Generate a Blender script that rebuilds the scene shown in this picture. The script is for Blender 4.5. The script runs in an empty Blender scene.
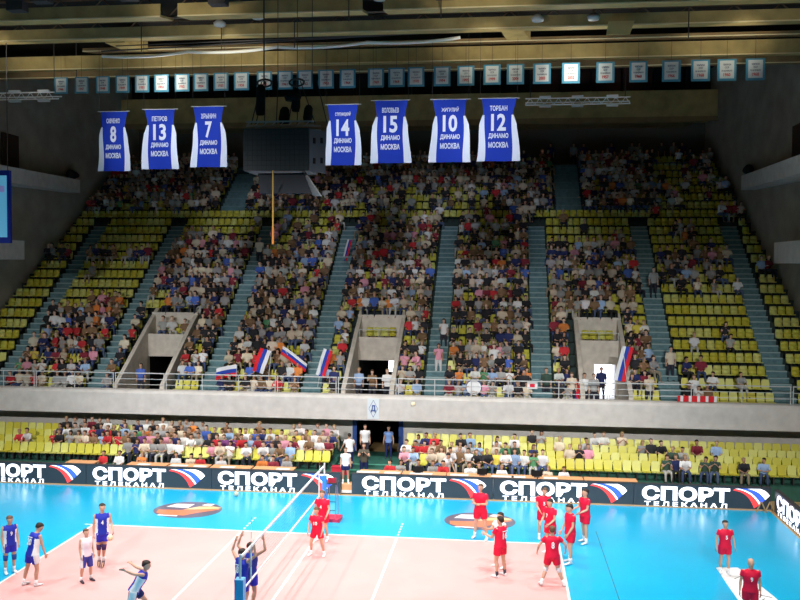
import bpy, math, random
import numpy as np
from mathutils import Vector, Matrix
random.seed(11)
scene = bpy.context.scene
COL = scene.collection
PI = math.pi

# ------------------------------------------------------------------ camera
cam_d = bpy.data.cameras.new('camera'); cam = bpy.data.objects.new('camera', cam_d); COL.objects.link(cam)
cam_d.sensor_width = 36.0; cam_d.lens = 880.25 / 800 * 36.0; cam_d.clip_end = 300
def cam_matrix(loc, yaw, pitch, roll):
    cy, sy, cp, sp = math.cos(yaw), math.sin(yaw), math.cos(pitch), math.sin(pitch)
    f = Vector((-sy * cp, cy * cp, sp)); r = Vector((cy, sy, 0)); u = r.cross(f)
    cr, sr = math.cos(roll), math.sin(roll)
    r2 = cr * r + sr * u; u2 = -sr * r + cr * u
    m = Matrix((( r2.x, u2.x, -f.x, loc[0]), (r2.y, u2.y, -f.y, loc[1]), (r2.z, u2.z, -f.z, loc[2]), (0, 0, 0, 1)))
    return m
cam.matrix_world = cam_matrix((6.95, -28.007, 10.203), 0.11927, -0.03862, 0.00565)
scene.camera = cam

# ------------------------------------------------------------------ world, exposure, floodlights, added fills
w = bpy.data.worlds.new('arena_air'); scene.world = w; w.use_nodes = True
w.node_tree.nodes['Background'].inputs[0].default_value = (0.92, 0.90, 0.80, 1)
w.node_tree.nodes['Background'].inputs[1].default_value = 0.042
vs = scene.view_settings
vs.view_transform = 'Standard'; vs.look = 'None'; vs.gamma = 1; vs.use_curve_mapping = False; vs.exposure = 0.0

def spot(loc, tgt, power, cone, blend=1.0, size=0.5, col=(1, 0.98, 0.95)):
    d = bpy.data.lights.new('flood_or_fill', 'SPOT'); d.energy = power; d.spot_size = math.radians(cone); d.spot_blend = blend
    d.shadow_soft_size = size; d.color = col
    o = bpy.data.objects.new('flood_or_fill', d); COL.objects.link(o); o.location = loc
    o.rotation_euler = (Vector(tgt) - Vector(loc)).to_track_quat('-Z', 'Y').to_euler()
    return o
# rows of floodlights on the ceiling over the court
COURT_LAMPS = [(-13, -6, 20.4), (-13, 6.3, 20.4), (-4.5, -6, 20.4), (-4.5, 6.3, 20.4), (4.5, -6, 20.4), (4.5, 6.3, 20.4), (13, -6, 20.4), (13, 6.3, 20.4)]
for (x, y, z) in COURT_LAMPS:
    spot((x, y, z), (x * 0.75, y * 0.75 + 0.6, 0), 8000, 90, 0.9)
# lamps that throw light from the near side of the hall towards the lower stand
STAND_LAMPS = [(-15, -26, 17.0), (-5, -26, 17.0), (5, -26, 17.0), (15, -26, 17.0)]
for (x, y, z) in STAND_LAMPS:
    spot((x, y, z), (x * 1.0, 13.0, 1.9), 36000, 34, 1.0)
# the two narrow lamps per cluster on the hanging shirts
SHIRT_LAMPS = [(-11, 4.6, 20.2), (-7.5, 4.6, 20.2), (-1, 4.6, 20.2), (3, 4.6, 20.2), (6.5, 4.6, 20.2)]
for (x, y, z) in SHIRT_LAMPS:
    spot((x, y, z), (x + 0.2, 14.0, 16.5), 3600, 32, 0.9, 0.8, (0.85, 0.9, 1))
# unseen upward fills added to brighten the ceiling beams
UP_FILLS = [(x, y, z) for y, z in ((9.6, 18.6), (2.0, 18.6)) for x in (-17, -6, 6, 17)]
for (x, y, z) in UP_FILLS:
    spot((x, y, z), (x, y + 10, z + 5.0), 620, 54, 0.9, 0.3, (1, 0.9, 0.72))
for (x, y, z, e) in [(-10, 14, 19.5, 120), (10, 14, 19.5, 120)]:  # unseen fill points added for weak light on ceiling and upper stand
    d = bpy.data.lights.new('hall_fill', 'POINT'); d.energy = e; d.shadow_soft_size = 0.6; d.color = (1, 0.93, 0.8)
    o = bpy.data.objects.new('hall_fill', d); COL.objects.link(o); o.location = (x, y, z)

# ------------------------------------------------------------------ materials
MATS = {}
def mat(name, col, rough=0.6, spec=0.3, noise=0.0, nscale=6.0, emit=0.0, metal=0.0, bump=0.0):
    if name in MATS: return MATS[name]
    m = bpy.data.materials.new(name); m.use_nodes = True; nt = m.node_tree
    b = nt.nodes['Principled BSDF']
    b.inputs['Base Color'].default_value = (*col, 1); b.inputs['Roughness'].default_value = rough
    b.inputs['Specular IOR Level'].default_value = spec; b.inputs['Metallic'].default_value = metal
    if emit:
        b.inputs['Emission Color'].default_value = (*col, 1); b.inputs['Emission Strength'].default_value = emit
    if noise or bump:
        tc = nt.nodes.new('ShaderNodeTexCoord'); n = nt.nodes.new('ShaderNodeTexNoise')
        n.inputs['Scale'].default_value = nscale; n.inputs['Detail'].default_value = 5
        nt.links.new(tc.outputs['Object'], n.inputs['Vector'])
        if noise:
            r = nt.nodes.new('ShaderNodeValToRGB')
            r.color_ramp.elements[0].position = 0.3; r.color_ramp.elements[1].position = 0.7
            r.color_ramp.elements[0].color = (*[max(0, c * (1 - noise)) for c in col], 1)
            r.color_ramp.elements[1].color = (*[min(1, c * (1 + noise)) for c in col], 1)
            nt.links.new(n.outputs['Fac'], r.inputs['Fac']); nt.links.new(r.outputs['Color'], b.inputs['Base Color'])
        if bump:
            bm_ = nt.nodes.new('ShaderNodeBump'); bm_.inputs['Strength'].default_value = bump
            nt.links.new(n.outputs['Fac'], bm_.inputs['Height']); nt.links.new(bm_.outputs['Normal'], b.inputs['Normal'])
    MATS[name] = m
    return m
def object_colour(name, rough=0.8, spec=0.2):
    m = bpy.data.materials.new(name); m.use_nodes = True; nt = m.node_tree; b = nt.nodes['Principled BSDF']
    i = nt.nodes.new('ShaderNodeObjectInfo'); nt.links.new(i.outputs['Color'], b.inputs['Base Color'])
    b.inputs['Roughness'].default_value = rough; b.inputs['Specular IOR Level'].default_value = spec
    MATS[name] = m; return m
def attr_colour(name, rough=0.8, spec=0.2):
    m = bpy.data.materials.new(name); m.use_nodes = True; nt = m.node_tree; b = nt.nodes['Principled BSDF']
    i = nt.nodes.new('ShaderNodeAttribute'); i.attribute_name = 'Col'; nt.links.new(i.outputs['Color'], b.inputs['Base Color'])
    b.inputs['Roughness'].default_value = rough; b.inputs['Specular IOR Level'].default_value = spec
    MATS[name] = m; return m
M_OBJ = object_colour('dyed_cloth'); M_SEATC = object_colour('seat_plastic', 0.4, 0.4)
M_CROWD = attr_colour('crowd_colours'); M_SEATA = attr_colour('seat_row_plastic', 0.4, 0.4)
M_CONC = mat('concrete', (0.66, 0.63, 0.60), 0.85, 0.2, 0.10, 2.0)
M_CONC2 = mat('portal_concrete', (0.64, 0.59, 0.52), 0.85, 0.2, 0.12, 3.0)
M_WALL = mat('wall_plaster', (0.36, 0.33, 0.27), 0.9, 0.1, 0.16, 0.9)
M_STAND = mat('stand_dark_paint', (0.035, 0.055, 0.052), 0.8, 0.2, 0.25, 3.0)
M_STAIR = mat('stair_teal_paint', (0.13, 0.24, 0.27), 0.75, 0.2, 0.2, 5.0)
M_NOSE = mat('stair_nosing_paint', (0.34, 0.46, 0.48), 0.7, 0.2)
M_GREEN = mat('dark_green_paint', (0.03, 0.12, 0.09), 0.6, 0.3, 0.2, 3.0)
M_RAIL = mat('galvanised_rail', (0.6, 0.62, 0.62), 0.4, 0.5)
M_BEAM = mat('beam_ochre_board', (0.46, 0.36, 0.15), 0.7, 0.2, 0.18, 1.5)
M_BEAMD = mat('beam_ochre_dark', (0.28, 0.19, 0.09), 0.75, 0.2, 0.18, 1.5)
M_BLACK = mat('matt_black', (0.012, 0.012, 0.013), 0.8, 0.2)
M_DARK = mat('dark_steel', (0.05, 0.05, 0.055), 0.6, 0.3)
M_WHITE = mat('white_paint', (0.85, 0.85, 0.85), 0.5, 0.3)
M_LINE = mat('court_line_white', (0.9, 0.9, 0.9), 0.45, 0.3)
M_RED = mat('red_cloth', (0.75, 0.02, 0.05), 0.7, 0.2)
M_BLUE = mat('blue_cloth', (0.02, 0.04, 0.42), 0.7, 0.2)
M_NAVY = mat('navy_cloth', (0.02, 0.03, 0.12), 0.8, 0.2)
M_WCLOTH = mat('white_cloth', (0.85, 0.85, 0.87), 0.8, 0.1)
M_SHOE = mat('white_leather', (0.8, 0.8, 0.82), 0.5, 0.3)
M_BSHOE = mat('dark_leather', (0.05, 0.04, 0.06), 0.5, 0.3)
M_SKIN = mat('skin', (0.62, 0.36, 0.25), 0.6, 0.3)
M_HAIR = mat('dark_hair', (0.03, 0.02, 0.015), 0.6, 0.3)
M_HAIRB = mat('brown_hair', (0.13, 0.07, 0.04), 0.6, 0.3)
M_EYE = mat('eye_dark', (0.01, 0.01, 0.01), 0.3, 0.5)
M_LIP = mat('lip', (0.4, 0.13, 0.11), 0.6, 0.3)
M_ORANGE = mat('table_orange', (0.85, 0.42, 0.20), 0.5, 0.3)
M_LED = mat('led_board_slate', (0.045, 0.06, 0.075), 0.35, 0.4)
M_LEDW = mat('led_white', (0.93, 0.93, 1.0), 0.5, 0.2, emit=1.5)
M_LEDR = mat('led_red', (0.9, 0.06, 0.06), 0.5, 0.2, emit=0.9)
M_LEDB = mat('led_blue', (0.05, 0.13, 0.75), 0.5, 0.2, emit=0.9)

# ------------------------------------------------------------------ mesh helpers
class MB:
    def __init__(s): s.v = []; s.f = []; s.m = []
    def poly(s, pts, mi=0):
        b = len(s.v); s.v += [tuple(p) for p in pts]; s.f.append(tuple(range(b, b + len(pts)))); s.m.append(mi)
    def hexa(s, p, mi=0):      # 8 points: bottom 4 ccw, top 4 ccw
        b = len(s.v); s.v += [tuple(q) for q in p]
        for q in ((3, 2, 1, 0), (4, 5, 6, 7), (0, 1, 5, 4), (1, 2, 6, 5), (2, 3, 7, 6), (3, 0, 4, 7)):
            s.f.append(tuple(b + i for i in q)); s.m.append(mi)
    def box(s, x0, x1, y0, y1, z0, z1, mi=0):
        s.hexa([(x0, y0, z0), (x1, y0, z0), (x1, y1, z0), (x0, y1, z0), (x0, y0, z1), (x1, y0, z1), (x1, y1, z1), (x0, y1, z1)], mi)
    def loft(s, st, n=10, mi=0, cap=True):   # st: list of (centre, A, B) vectors
        b = len(s.v)
        for c, A, B in st:
            c = Vector(c); A = Vector(A); B = Vector(B)
            for i in range(n):
                t = 2 * PI * i / n; s.v.append(tuple(c + A * math.cos(t) + B * math.sin(t)))
        for k in range(len(st) - 1):
            for i in range(n):
                j = (i + 1) % n; s.f.append((b + k * n + i, b + k * n + j, b + (k + 1) * n + j, b + (k + 1) * n + i)); s.m.append(mi)
        if cap:
            s.f.append(tuple(b + i for i in reversed(range(n)))); s.m.append(mi)
            e = b + (len(st) - 1) * n; s.f.append(tuple(e + i for i in range(n))); s.m.append(mi)
    def tube(s, pts, rad, n=8, mi=0, flat=1.0, side=None):
        pts = [Vector(p) for p in pts]
        if not hasattr(rad, '__len__'): rad = [rad] * len(pts)
        st = []
        d0 = (pts[-1] - pts[0]).normalized()
        ref = Vector(side) if side is not None else (Vector((1, 0, 0)) if abs(d0.x) < 0.8 else Vector((0, 1, 0)))
        for i, p in enumerate(pts):
            d = (pts[min(i + 1, len(pts) - 1)] - pts[max(i - 1, 0)]).normalized()
            A = (ref - d * ref.dot(d)).normalized(); B = d.cross(A)
            st.append((p, A * rad[i], B * rad[i] * flat))
        s.loft(st, n, mi)
    def limb(s, pts, rad, n=10, mi=0):      # tube with rounded ends
        pts = [Vector(p) for p in pts]; rad = list(rad)
        d0 = (pts[0] - pts[1]).normalized(); d1 = (pts[-1] - pts[-2]).normalized()
        P = [pts[0] + d0 * rad[0] * 0.9, pts[0] + d0 * rad[0] * 0.6] + pts + [pts[-1] + d1 * rad[-1] * 0.6, pts[-1] + d1 * rad[-1] * 0.9]
        R = [rad[0] * 0.4, rad[0] * 0.8] + rad + [rad[-1] * 0.8, rad[-1] * 0.4]
        s.tube(P, R, n, mi)
    def ball(s, c, rx, ry=None, rz=None, n=12, k=8, mi=0, X=(1, 0, 0), Y=(0, 1, 0), Z=(0, 0, 1)):
        ry = ry or rx; rz = rz or rx; X, Y, Z = Vector(X), Vector(Y), Vector(Z); st = []
        for i in range(k + 1):
            a = -PI / 2 + PI * i / k; a = max(-1.5, min(1.5, a))
            st.append((Vector(c) + Z * rz * math.sin(a), X * rx * math.cos(a), Y * ry * math.cos(a)))
        s.loft(st, n, mi)
    def prism(s, pts2, place, depth, mi=0):  # pts2: 2-D outline; place(u, v, w) -> point
        n = len(pts2); b = len(s.v)
        s.v += [tuple(place(u, v, 0)) for u, v in pts2] + [tuple(place(u, v, depth)) for u, v in pts2]
        s.f.append(tuple(b + i for i in range(n))); s.m.append(mi)
        s.f.append(tuple(b + n + i for i in reversed(range(n)))); s.m.append(mi)
        for i in range(n):
            j = (i + 1) % n; s.f.append((b + i, b + n + i, b + n + j, b + j)); s.m.append(mi)
    def mesh(s, name, mats, smooth=False):
        me = bpy.data.meshes.new(name); me.from_pydata([tuple(v) for v in s.v], [], s.f)
        for m in (mats if isinstance(mats, (list, tuple)) else [mats]): me.materials.append(m)
        me.polygons.foreach_set('material_index', s.m)
        if smooth: me.polygons.foreach_set('use_smooth', [True] * len(s.f))
        me.update(); return me
    def build(s, name, mats, parent=None, smooth=False, loc=None, origin=None):
        if origin is not None:
            ox, oy, oz = origin; s.v = [(a - ox, b - oy, c - oz) for a, b, c in s.v]; loc = origin
        o = bpy.data.objects.new(name, s.mesh(name, mats, smooth)); COL.objects.link(o)
        if parent is not None: o.parent = parent
        if loc is not None: o.location = loc
        return o
def structure(o): o['kind'] = 'structure'; return o
def tag(o, label, cat, group=None):
    o['label'] = label; o['category'] = cat
    if group: o['group'] = group
    return o
def empty(name, loc=(0, 0, 0), rz=0, label=None, cat=None, group=None):
    o = bpy.data.objects.new(name, None); COL.objects.link(o); o.location = loc; o.rotation_euler = (0, 0, rz); o.empty_display_size = 0.2
    if label: tag(o, label, cat, group)
    return o
def copy_tree(o, parent=None):
    c = o.copy(); COL.objects.link(c); c.parent = parent
    for ch in list(o.children): copy_tree(ch, c)
    return c
UNITS = ['zero', 'first', 'second', 'third', 'fourth', 'fifth', 'sixth', 'seventh', 'eighth', 'ninth', 'tenth', 'eleventh', 'twelfth', 'thirteenth',
         'fourteenth', 'fifteenth', 'sixteenth', 'seventeenth', 'eighteenth', 'nineteenth']
TENS = {2: ('twenty', 'twentieth'), 3: ('thirty', 'thirtieth'), 4: ('forty', 'fortieth'), 5: ('fifty', 'fiftieth'), 6: ('sixty', 'sixtieth'), 7: ('seventy', 'seventieth'), 8: ('eighty', 'eightieth'), 9: ('ninety', 'ninetieth')}
def ordinal(n):
    if n < 20: return UNITS[n]
    t, u = divmod(n, 10)
    return TENS[t][1] if u == 0 else TENS[t][0] + '-' + UNITS[u]
def text_mesh(name, body, size, mat_, bold=0.0, extrude=0.004, width=None, height=None, align='CENTER', font_space=1.0):
    c = bpy.data.curves.new(name, 'FONT'); c.body = body; c.size = size; c.align_x = align; c.align_y = 'CENTER'
    c.offset = bold; c.extrude = extrude; c.space_character = font_space; c.resolution_u = 3
    o = bpy.data.objects.new(name, c); COL.objects.link(o)
    me = bpy.data.meshes.new_from_object(o.evaluated_get(bpy.context.evaluated_depsgraph_get()))
    bpy.data.objects.remove(o); bpy.data.curves.remove(c)
    co = np.empty(len(me.vertices) * 3); me.vertices.foreach_get('co', co); co = co.reshape(-1, 3)
    mn, mx = co.min(0), co.max(0)
    if align == 'CENTER': co[:, 0] -= (mn[0] + mx[0]) / 2
    else: co[:, 0] -= mn[0]
    co[:, 1] -= (mn[1] + mx[1]) / 2
    if width: co[:, 0] *= width / (mx[0] - mn[0])
    if height: co[:, 1] *= height / (mx[1] - mn[1])
    me.vertices.foreach_set('co', co.ravel()); me.materials.clear(); me.materials.append(mat_); me.update()
    o = bpy.data.objects.new(name, me); COL.objects.link(o)
    return o
def put_text(o, parent, loc, rot):
    o.parent = parent; o.location = loc; o.rotation_euler = rot; return o
STAND_UP = (PI / 2, 0, 0)      # text readable from the -Y side

# ------------------------------------------------------------------ setting: floor and court
fl = MB(); fl.box(-30, 30, -30, 40, -0.3, 0.0)
m_taraflex = mat('taraflex_cyan', (0.0, 0.42, 0.72), 0.28, 0.45, 0.04, 0.6)
m_pink = mat('taraflex_pink', (0.76, 0.395, 0.38), 0.34, 0.4, 0.05, 0.7)
m_parquet = mat('parquet_tan', (0.55, 0.36, 0.16), 0.45, 0.4, 0.12, 3.0)
structure(fl.build('floor', m_parquet))
f2 = MB(); f2.box(-18.6, 18.05, -20, 10.15, 0.0, 0.006); structure(f2.build('floor_cyan_mat', m_taraflex))
f3 = MB(); f3.box(-9, 9, -4.5, 4.5, 0.006, 0.010); structure(f3.build('floor_pink_court', m_pink))
ln = MB(); z0, z1 = 0.010, 0.013
def hl(x0, x1, y0, y1): ln.box(x0, x1, y0, y1, z0 - 0.003, z1)
hl(-9, 9, 4.44, 4.52); hl(-9, 9, -4.52, -4.44); hl(-9.03, -8.96, -4.5, 4.5); hl(8.96, 9.03, -4.5, 4.5)
for x in (-3, 0, 3): hl(x - 0.035, x + 0.035, -4.5, 4.5)
for x in (-3, 3):
    for i in range(5): hl(x - 0.035, x + 0.035, 4.72 + i * 0.35, 4.87 + i * 0.35)
hl(-9.35, -9.05, 4.44, 4.5)
structure(ln.build('floor_court_lines', M_LINE))
sm = MB(); sm.box(10.5, 10.52, -12, 6.3, 0.006, 0.008); structure(sm.build('floor_mat_seam', M_DARK))
# ------------------------------------------------------------------ upper stand geometry
ROWP, RISE = 0.75, 0.563
def rowY(k): return 15.5 + ROWP * (k - 1)
def rowZ(k): return 3.40 + RISE * (k - 1)
def wallX(y): return 22.3 - 0.12 * (y - 23)
AISLES = [-19.6, -14.3, -8.2, -2.85, 3.45, 8.8, 15.0, 20.3]
PORT = [(-13.05, -10.35), (-1.15, 1.5), (10.6, 13.1)]
UP_AISLES = [-11.2, 10.9]
NROW = 25
def spans(k, cuts):
    xs = [(-wallX(rowY(k)) - 0.3, wallX(rowY(k)) + 0.3)]
    for a, b in cuts:
        new = []
        for p, q in xs:
            if b <= p or a >= q: new.append((p, q))
            else:
                if a > p: new.append((p, a))
                if b < q: new.append((b, q))
        xs = new
    return xs
st = MB()
for k in range(1, NROW + 1):
    y = rowY(k); z = rowZ(k)
    for a, b in spans(k, PORT if k <= 7 else []):
        st.box(a, b, y - 0.45, y + ROWP - 0.40, z - RISE - 0.12, z)
st.box(-23, 23, rowY(26) - 0.45, 37, rowZ(25) - 0.3, rowZ(25) + 0.25)
structure(st.build('floor_upper_stand', M_STAND))
for x in AISLES:
    s = MB()
    for k in range(1, 18):
        y = rowY(k); z = rowZ(k)
        s.box(x - 0.50, x + 0.50, y - 0.47, y + 0.36, z - RISE / 2 - .02, z + 0.03)
        s.box(x - 0.50, x + 0.50, y - 0.06, y + 0.36, z + 0.03, z + RISE / 2)
        s.box(x - 0.50, x + 0.50, y - 0.09, y + 0.03, z + RISE / 2 - 0.04, z + RISE / 2 + 0.014, 1)
        s.box(x - 0.50, x + 0.50, y - 0.48, y - 0.36, z - 0.02, z + 0.045, 1)
    structure(s.build('floor_stairs', [M_STAIR, M_NOSE]))
for x in UP_AISLES:
    s = MB()
    for k in range(19, 26):
        y = rowY(k); z = rowZ(k)
        s.box(x - 0.8, x + 0.8, y - 0.47, y + 0.36, z - RISE / 2 - .02, z + 0.03)
        s.box(x - 0.8, x + 0.8, y - 0.06, y + 0.36, z + 0.03, z + RISE / 2)
        s.box(x - 0.8, x + 0.8, y - 0.46, y - 0.40, z + 0.03, z + 0.042, 1)
    structure(s.build('floor_stairs', [M_STAIR, M_NOSE]))
# balcony front
bf = MB()
bf.hexa([(-23.5, 14.5, 2.62), (23.5, 14.5, 2.62), (23.5, 14.75, 2.62), (-23.5, 14.75, 2.62), (-23.5, 14.5, 3.68), (23.5, 14.5, 3.68), (23.5, 14.75, 3.68), (-23.5, 14.75, 3.68)])
bf.hexa([(-23.5, 14.5, 3.68), (23.5, 14.5, 3.68), (23.5, 15.02, 3.68), (-23.5, 15.02, 3.68), (-23.5, 14.62, 3.80), (23.5, 14.62, 3.80), (23.5, 15.02, 3.84), (-23.5, 15.02, 3.84)])
bf.box(-23.5, 23.5, 14.75, 17.2, 2.75, 2.95)
structure(bf.build('trim_balcony_front', M_CONC))
# wall under the balcony, with a doorway
X0, X1 = -0.55, 1.62
wb = MB(); wb.box(-23.5, X0, 16.4, 16.7, 0, 2.8); wb.box(X1, 23.5, 16.4, 16.7, 0, 2.8); structure(wb.build('wall_under_balcony', M_CONC))
dj = MB(); dj.box(X0 - 0.22, X0, 16.25, 16.72, 0, 2.75); dj.box(X1, X1 + 0.22, 16.25, 16.72, 0, 2.75)
structure(dj.build('trim_1', mat('door_blue_paint', (0.03, 0.09, 0.35), 0.5)))
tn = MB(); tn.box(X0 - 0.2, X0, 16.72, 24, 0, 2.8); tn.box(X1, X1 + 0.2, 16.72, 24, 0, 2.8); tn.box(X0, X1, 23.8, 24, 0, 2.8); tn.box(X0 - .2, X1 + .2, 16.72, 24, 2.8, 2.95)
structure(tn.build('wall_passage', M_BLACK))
# portals
for pi, (a, b) in enumerate(PORT):
    p = MB(); t = 0.22; zf = 3.25
    for x0, x1 in ((a, a + t), (b - t, b)):          # sloping cheek walls
        p.hexa([(x0, 15.05, 2.9), (x1, 15.05, 2.9), (x1, 19.0, 2.9), (x0, 19.0, 2.9), (x0, 15.05, 4.05), (x1, 15.05, 4.05), (x1, 19.0, 6.72), (x0, 19.0, 6.72)])
        p.hexa([(x0, 19.0, 5.0), (x1, 19.0, 5.0), (x1, 20.65, 5.0), (x0, 20.65, 5.0), (x0, 19.0, 6.72), (x1, 19.0, 6.72), (x1, 20.65, 7.72), (x0, 20.65, 7.72)])
    p.box(a, b, 20.08, 20.28, 5.9, 7.50)             # back parapet
    p.box(a, b, 19.0, 20.5, 5.75, 6.0)               # landing over the doorway
    p.box(a, b, 14.9, 19.0, 3.0, zf)                 # floor
    dz = 5.1
    d0, d1 = (a + t, b - t) if pi < 2 else (11.62, 12.72)
    p.box(a, d0, 18.95, 19.2, zf, 6.35); p.box(d1, b, 18.95, 19.2, zf, 6.35); p.box(d0, d1, 18.95, 19.2, dz, 6.35)
    structure(p.build('wall_portal', M_CONC2))
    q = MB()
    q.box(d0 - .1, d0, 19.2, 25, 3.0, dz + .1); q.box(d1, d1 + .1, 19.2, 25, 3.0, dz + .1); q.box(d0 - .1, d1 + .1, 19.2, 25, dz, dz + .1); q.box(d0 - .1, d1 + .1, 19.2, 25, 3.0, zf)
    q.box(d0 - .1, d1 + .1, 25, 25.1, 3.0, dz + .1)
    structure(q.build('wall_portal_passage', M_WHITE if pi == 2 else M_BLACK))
    if pi > 0:       # daylight door at the far end of the passage
        g = MB()
        if pi == 2: g.box(d0 + .02, d1 - .02, 20.6, 20.65, zf + .01, dz - .02)
        else: g.box(0.45, 1.2, 21.0, 21.05, zf + 1.0, dz - .05)
        structure(g.build('window_1' if pi == 1 else 'window_2', mat('daylight_glass', (0.9, 0.93, 1.0), 0.4, emit=2.2)))
# side walls
for s_ in (-1, 1):
    wl = MB()
    xa, xb = wallX(36.5), wallX(-20) 
    pts = [(s_ * xa, 36.5), (s_ * xb, -20), (s_ * (xb + .4), -20), (s_ * (xa + .4), 36.5)]
    if s_ > 0: pts = pts[::-1]
    wl.hexa([(x, y, 0) for x, y in pts] + [(x, y, 23.9) for x, y in pts])
    structure(wl.build('wall_left' if s_ < 0 else 'wall_right', M_WALL))
    # doorway recess high in the wall
    yd = 21.5; xw = wallX(yd)
    dd = MB(); dd.box(s_ * (xw - 0.10) - 0.03, s_ * (xw - 0.10) + 0.03, yd - 0.9, yd + 0.9, 15.9, 17.9)
    structure(dd.build('door_1' if s_ < 0 else 'door_2', mat('brown_door', (0.07, 0.04, 0.03), 0.6)))
    lg = MB(); lg.hexa([(s_ * 21.0, 8, 14.7), (s_ * 24.6, 8, 14.7), (s_ * 24.6, 27.4, 14.9), (s_ * 21.0, 27.4, 14.9), (s_ * 21.0, 8, 15.65), (s_ * 24.6, 8, 15.65), (s_ * 24.6, 27.4, 15.75), (s_ * 21.0, 27.4, 15.75)] if s_ > 0 else
                       [(-24.6, 8, 14.7), (-21, 8, 14.7), (-21, 27.4, 14.9), (-24.6, 27.4, 14.9), (-24.6, 8, 15.65), (-21, 8, 15.65), (-21, 27.4, 15.75), (-24.6, 27.4, 15.75)])
    structure(lg.build('trim_side_balcony', M_CONC))
    lg = MB(); xs = sorted((s_ * 21.0, s_ * 24.6)); lg.box(xs[0], xs[1], 8, 20.55, 10.45, 11.55); structure(lg.build('trim_side_balcony', M_CONC))
# back wall, press gallery
bw = MB(); bw.box(-32, 32, 36.2, 36.5, 16, 27); structure(bw.build('wall_back', mat('back_wall_paint', (0.14, 0.13, 0.11), 0.9)))
pg = MB(); pg.box(-21.5, 21.3, 33.8, 36.2, 20.35, 22.2); pg.box(-21.5, 21.3, 33.75, 33.8, 20.1, 20.42, 1); pg.box(-20.2, 19.5, 33.9, 36.2, 20.05, 20.35, 1)
structure(pg.build('wall_press_gallery', [M_BEAM, M_BEAMD]))
wn = MB()
for i in range(20):
    x = -20.8 + i * 2.1; wn.box(x, x + 1.98, 35.2, 35.3, 22.3, 24.4, 1 if 14 <= i <= 17 else 0)
structure(wn.build('window_3', [mat('gallery_dark_glass', (0.02, 0.02, 0.022), 0.3), mat('gallery_red_panel', (0.10, 0.035, 0.03), 0.6)]))

# ------------------------------------------------------------------ ceiling
ce = MB(); ce.box(-32, 32, -32, 22, 22.2, 22.5); ce.box(-32, 32, 21.7, 22, 22.5, 26.6); ce.box(-32, 32, 21.7, 37, 26.6, 26.9); ce.box(-32, -31.7, -30, 37, 18, 26.6); ce.box(31.7, 32, -30, 37, 18, 26.6)
structure(ce.build('ceiling', mat('ceiling_black', (0.02, 0.018, 0.016), 0.9)))
def beam(x0, x1, y, z0, h, d=0.35, slope=1.5, m=None):
    b = MB()       # fascia board and a soffit that rises away behind it
    b.box(x0, x1, y, y + 0.06, z0, z0 + h)
    b.hexa([(x0, y + 0.06, z0), (x1, y + 0.06, z0), (x1, y + slope, z0 + 0.25), (x0, y + slope, z0 + 0.25), (x0, y + 0.06, z0 + 0.1), (x1, y + 0.06, z0 + 0.1), (x1, y + slope, z0 + 0.35), (x0, y + slope, z0 + 0.35)])
    b.box(x0, x1, y - 0.02, y, z0, z0 + 0.05, 1)  # highlight along the lower edge, painted as a pale strip
    return structure(b.build('ceiling_beam', [m or M_BEAM, mat('beam_edge_highlight', (0.85, 0.75, 0.45), 0.4, 0.5)]))
beam(-31, 31, 16.0, 20.36, 0.70)  # beams in view, duct, pipe and lamps scaled about the camera to nearer depths
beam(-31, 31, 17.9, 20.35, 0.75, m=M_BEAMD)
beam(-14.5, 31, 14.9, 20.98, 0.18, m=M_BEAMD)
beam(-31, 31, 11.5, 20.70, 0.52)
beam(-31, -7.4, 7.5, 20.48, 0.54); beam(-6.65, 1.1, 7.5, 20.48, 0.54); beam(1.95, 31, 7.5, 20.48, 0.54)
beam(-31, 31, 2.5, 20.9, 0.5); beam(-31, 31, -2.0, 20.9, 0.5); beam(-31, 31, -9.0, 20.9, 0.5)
# short cross ends between the beams
for (x, y) in [(-12.4, 13.0), (6.6, 12.6)]:
    b = MB(); b.hexa([(x, y, 20.9), (x + 1.0, y, 20.9), (x + 1.4, y + 1.8, 20.9), (x + .3, y + 1.8, 20.9), (x, y, 21.5), (x + 1.0, y, 21.5), (x + 1.4, y + 1.8, 21.5), (x + .3, y + 1.8, 21.5)])
    structure(b.build('ceiling_panel', M_BEAM))
# lattice trusses in the dark bays
for y in (5.4, 9.8, 13.4):
    b = MB(); zt, zb = 22.0, 21.1
    b.tube([(-24, y, zt), (24, y, zt)], 0.06, 6); b.tube([(-24, y, zb), (24, y, zb)], 0.06, 6)
    for i in range(24):
        x = -24 + i * 2; b.tube([(x, y, zb), (x + 1, y, zt)], 0.035, 5); b.tube([(x + 1, y, zt), (x + 2, y, zb)], 0.035, 5)
    structure(b.build('ceiling_truss', mat('truss_brown', (0.13, 0.09, 0.06), 0.6)))
# seams of hanger rods
for i, (x, y, z) in enumerate([(-15.5, 16.2, 19.2), (-6.0, 11.2, 20.0), (-2.6, 11.2, 20.0), (0.6, 7.2, 20.0), (4.3, 7.2, 20.0), (14.6, 11.2, 20.0), (-9.8, 11.2, 20.0)]):
    b = MB(); b.tube([(0, 0, z), (0, 0, 22.2)], 0.025, 6)
    o = b.build('hanger_rod', M_DARK, loc=(x, y, 0)); tag(o, f'thin dark hanger rod below the ochre ceiling beams, {ordinal(sorted([-15.5,-6.0,-2.6,0.6,4.3,14.6,-9.8]).index(x)+1)} from the left', 'hanger rod', 'hanger rods under the ceiling')
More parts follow.
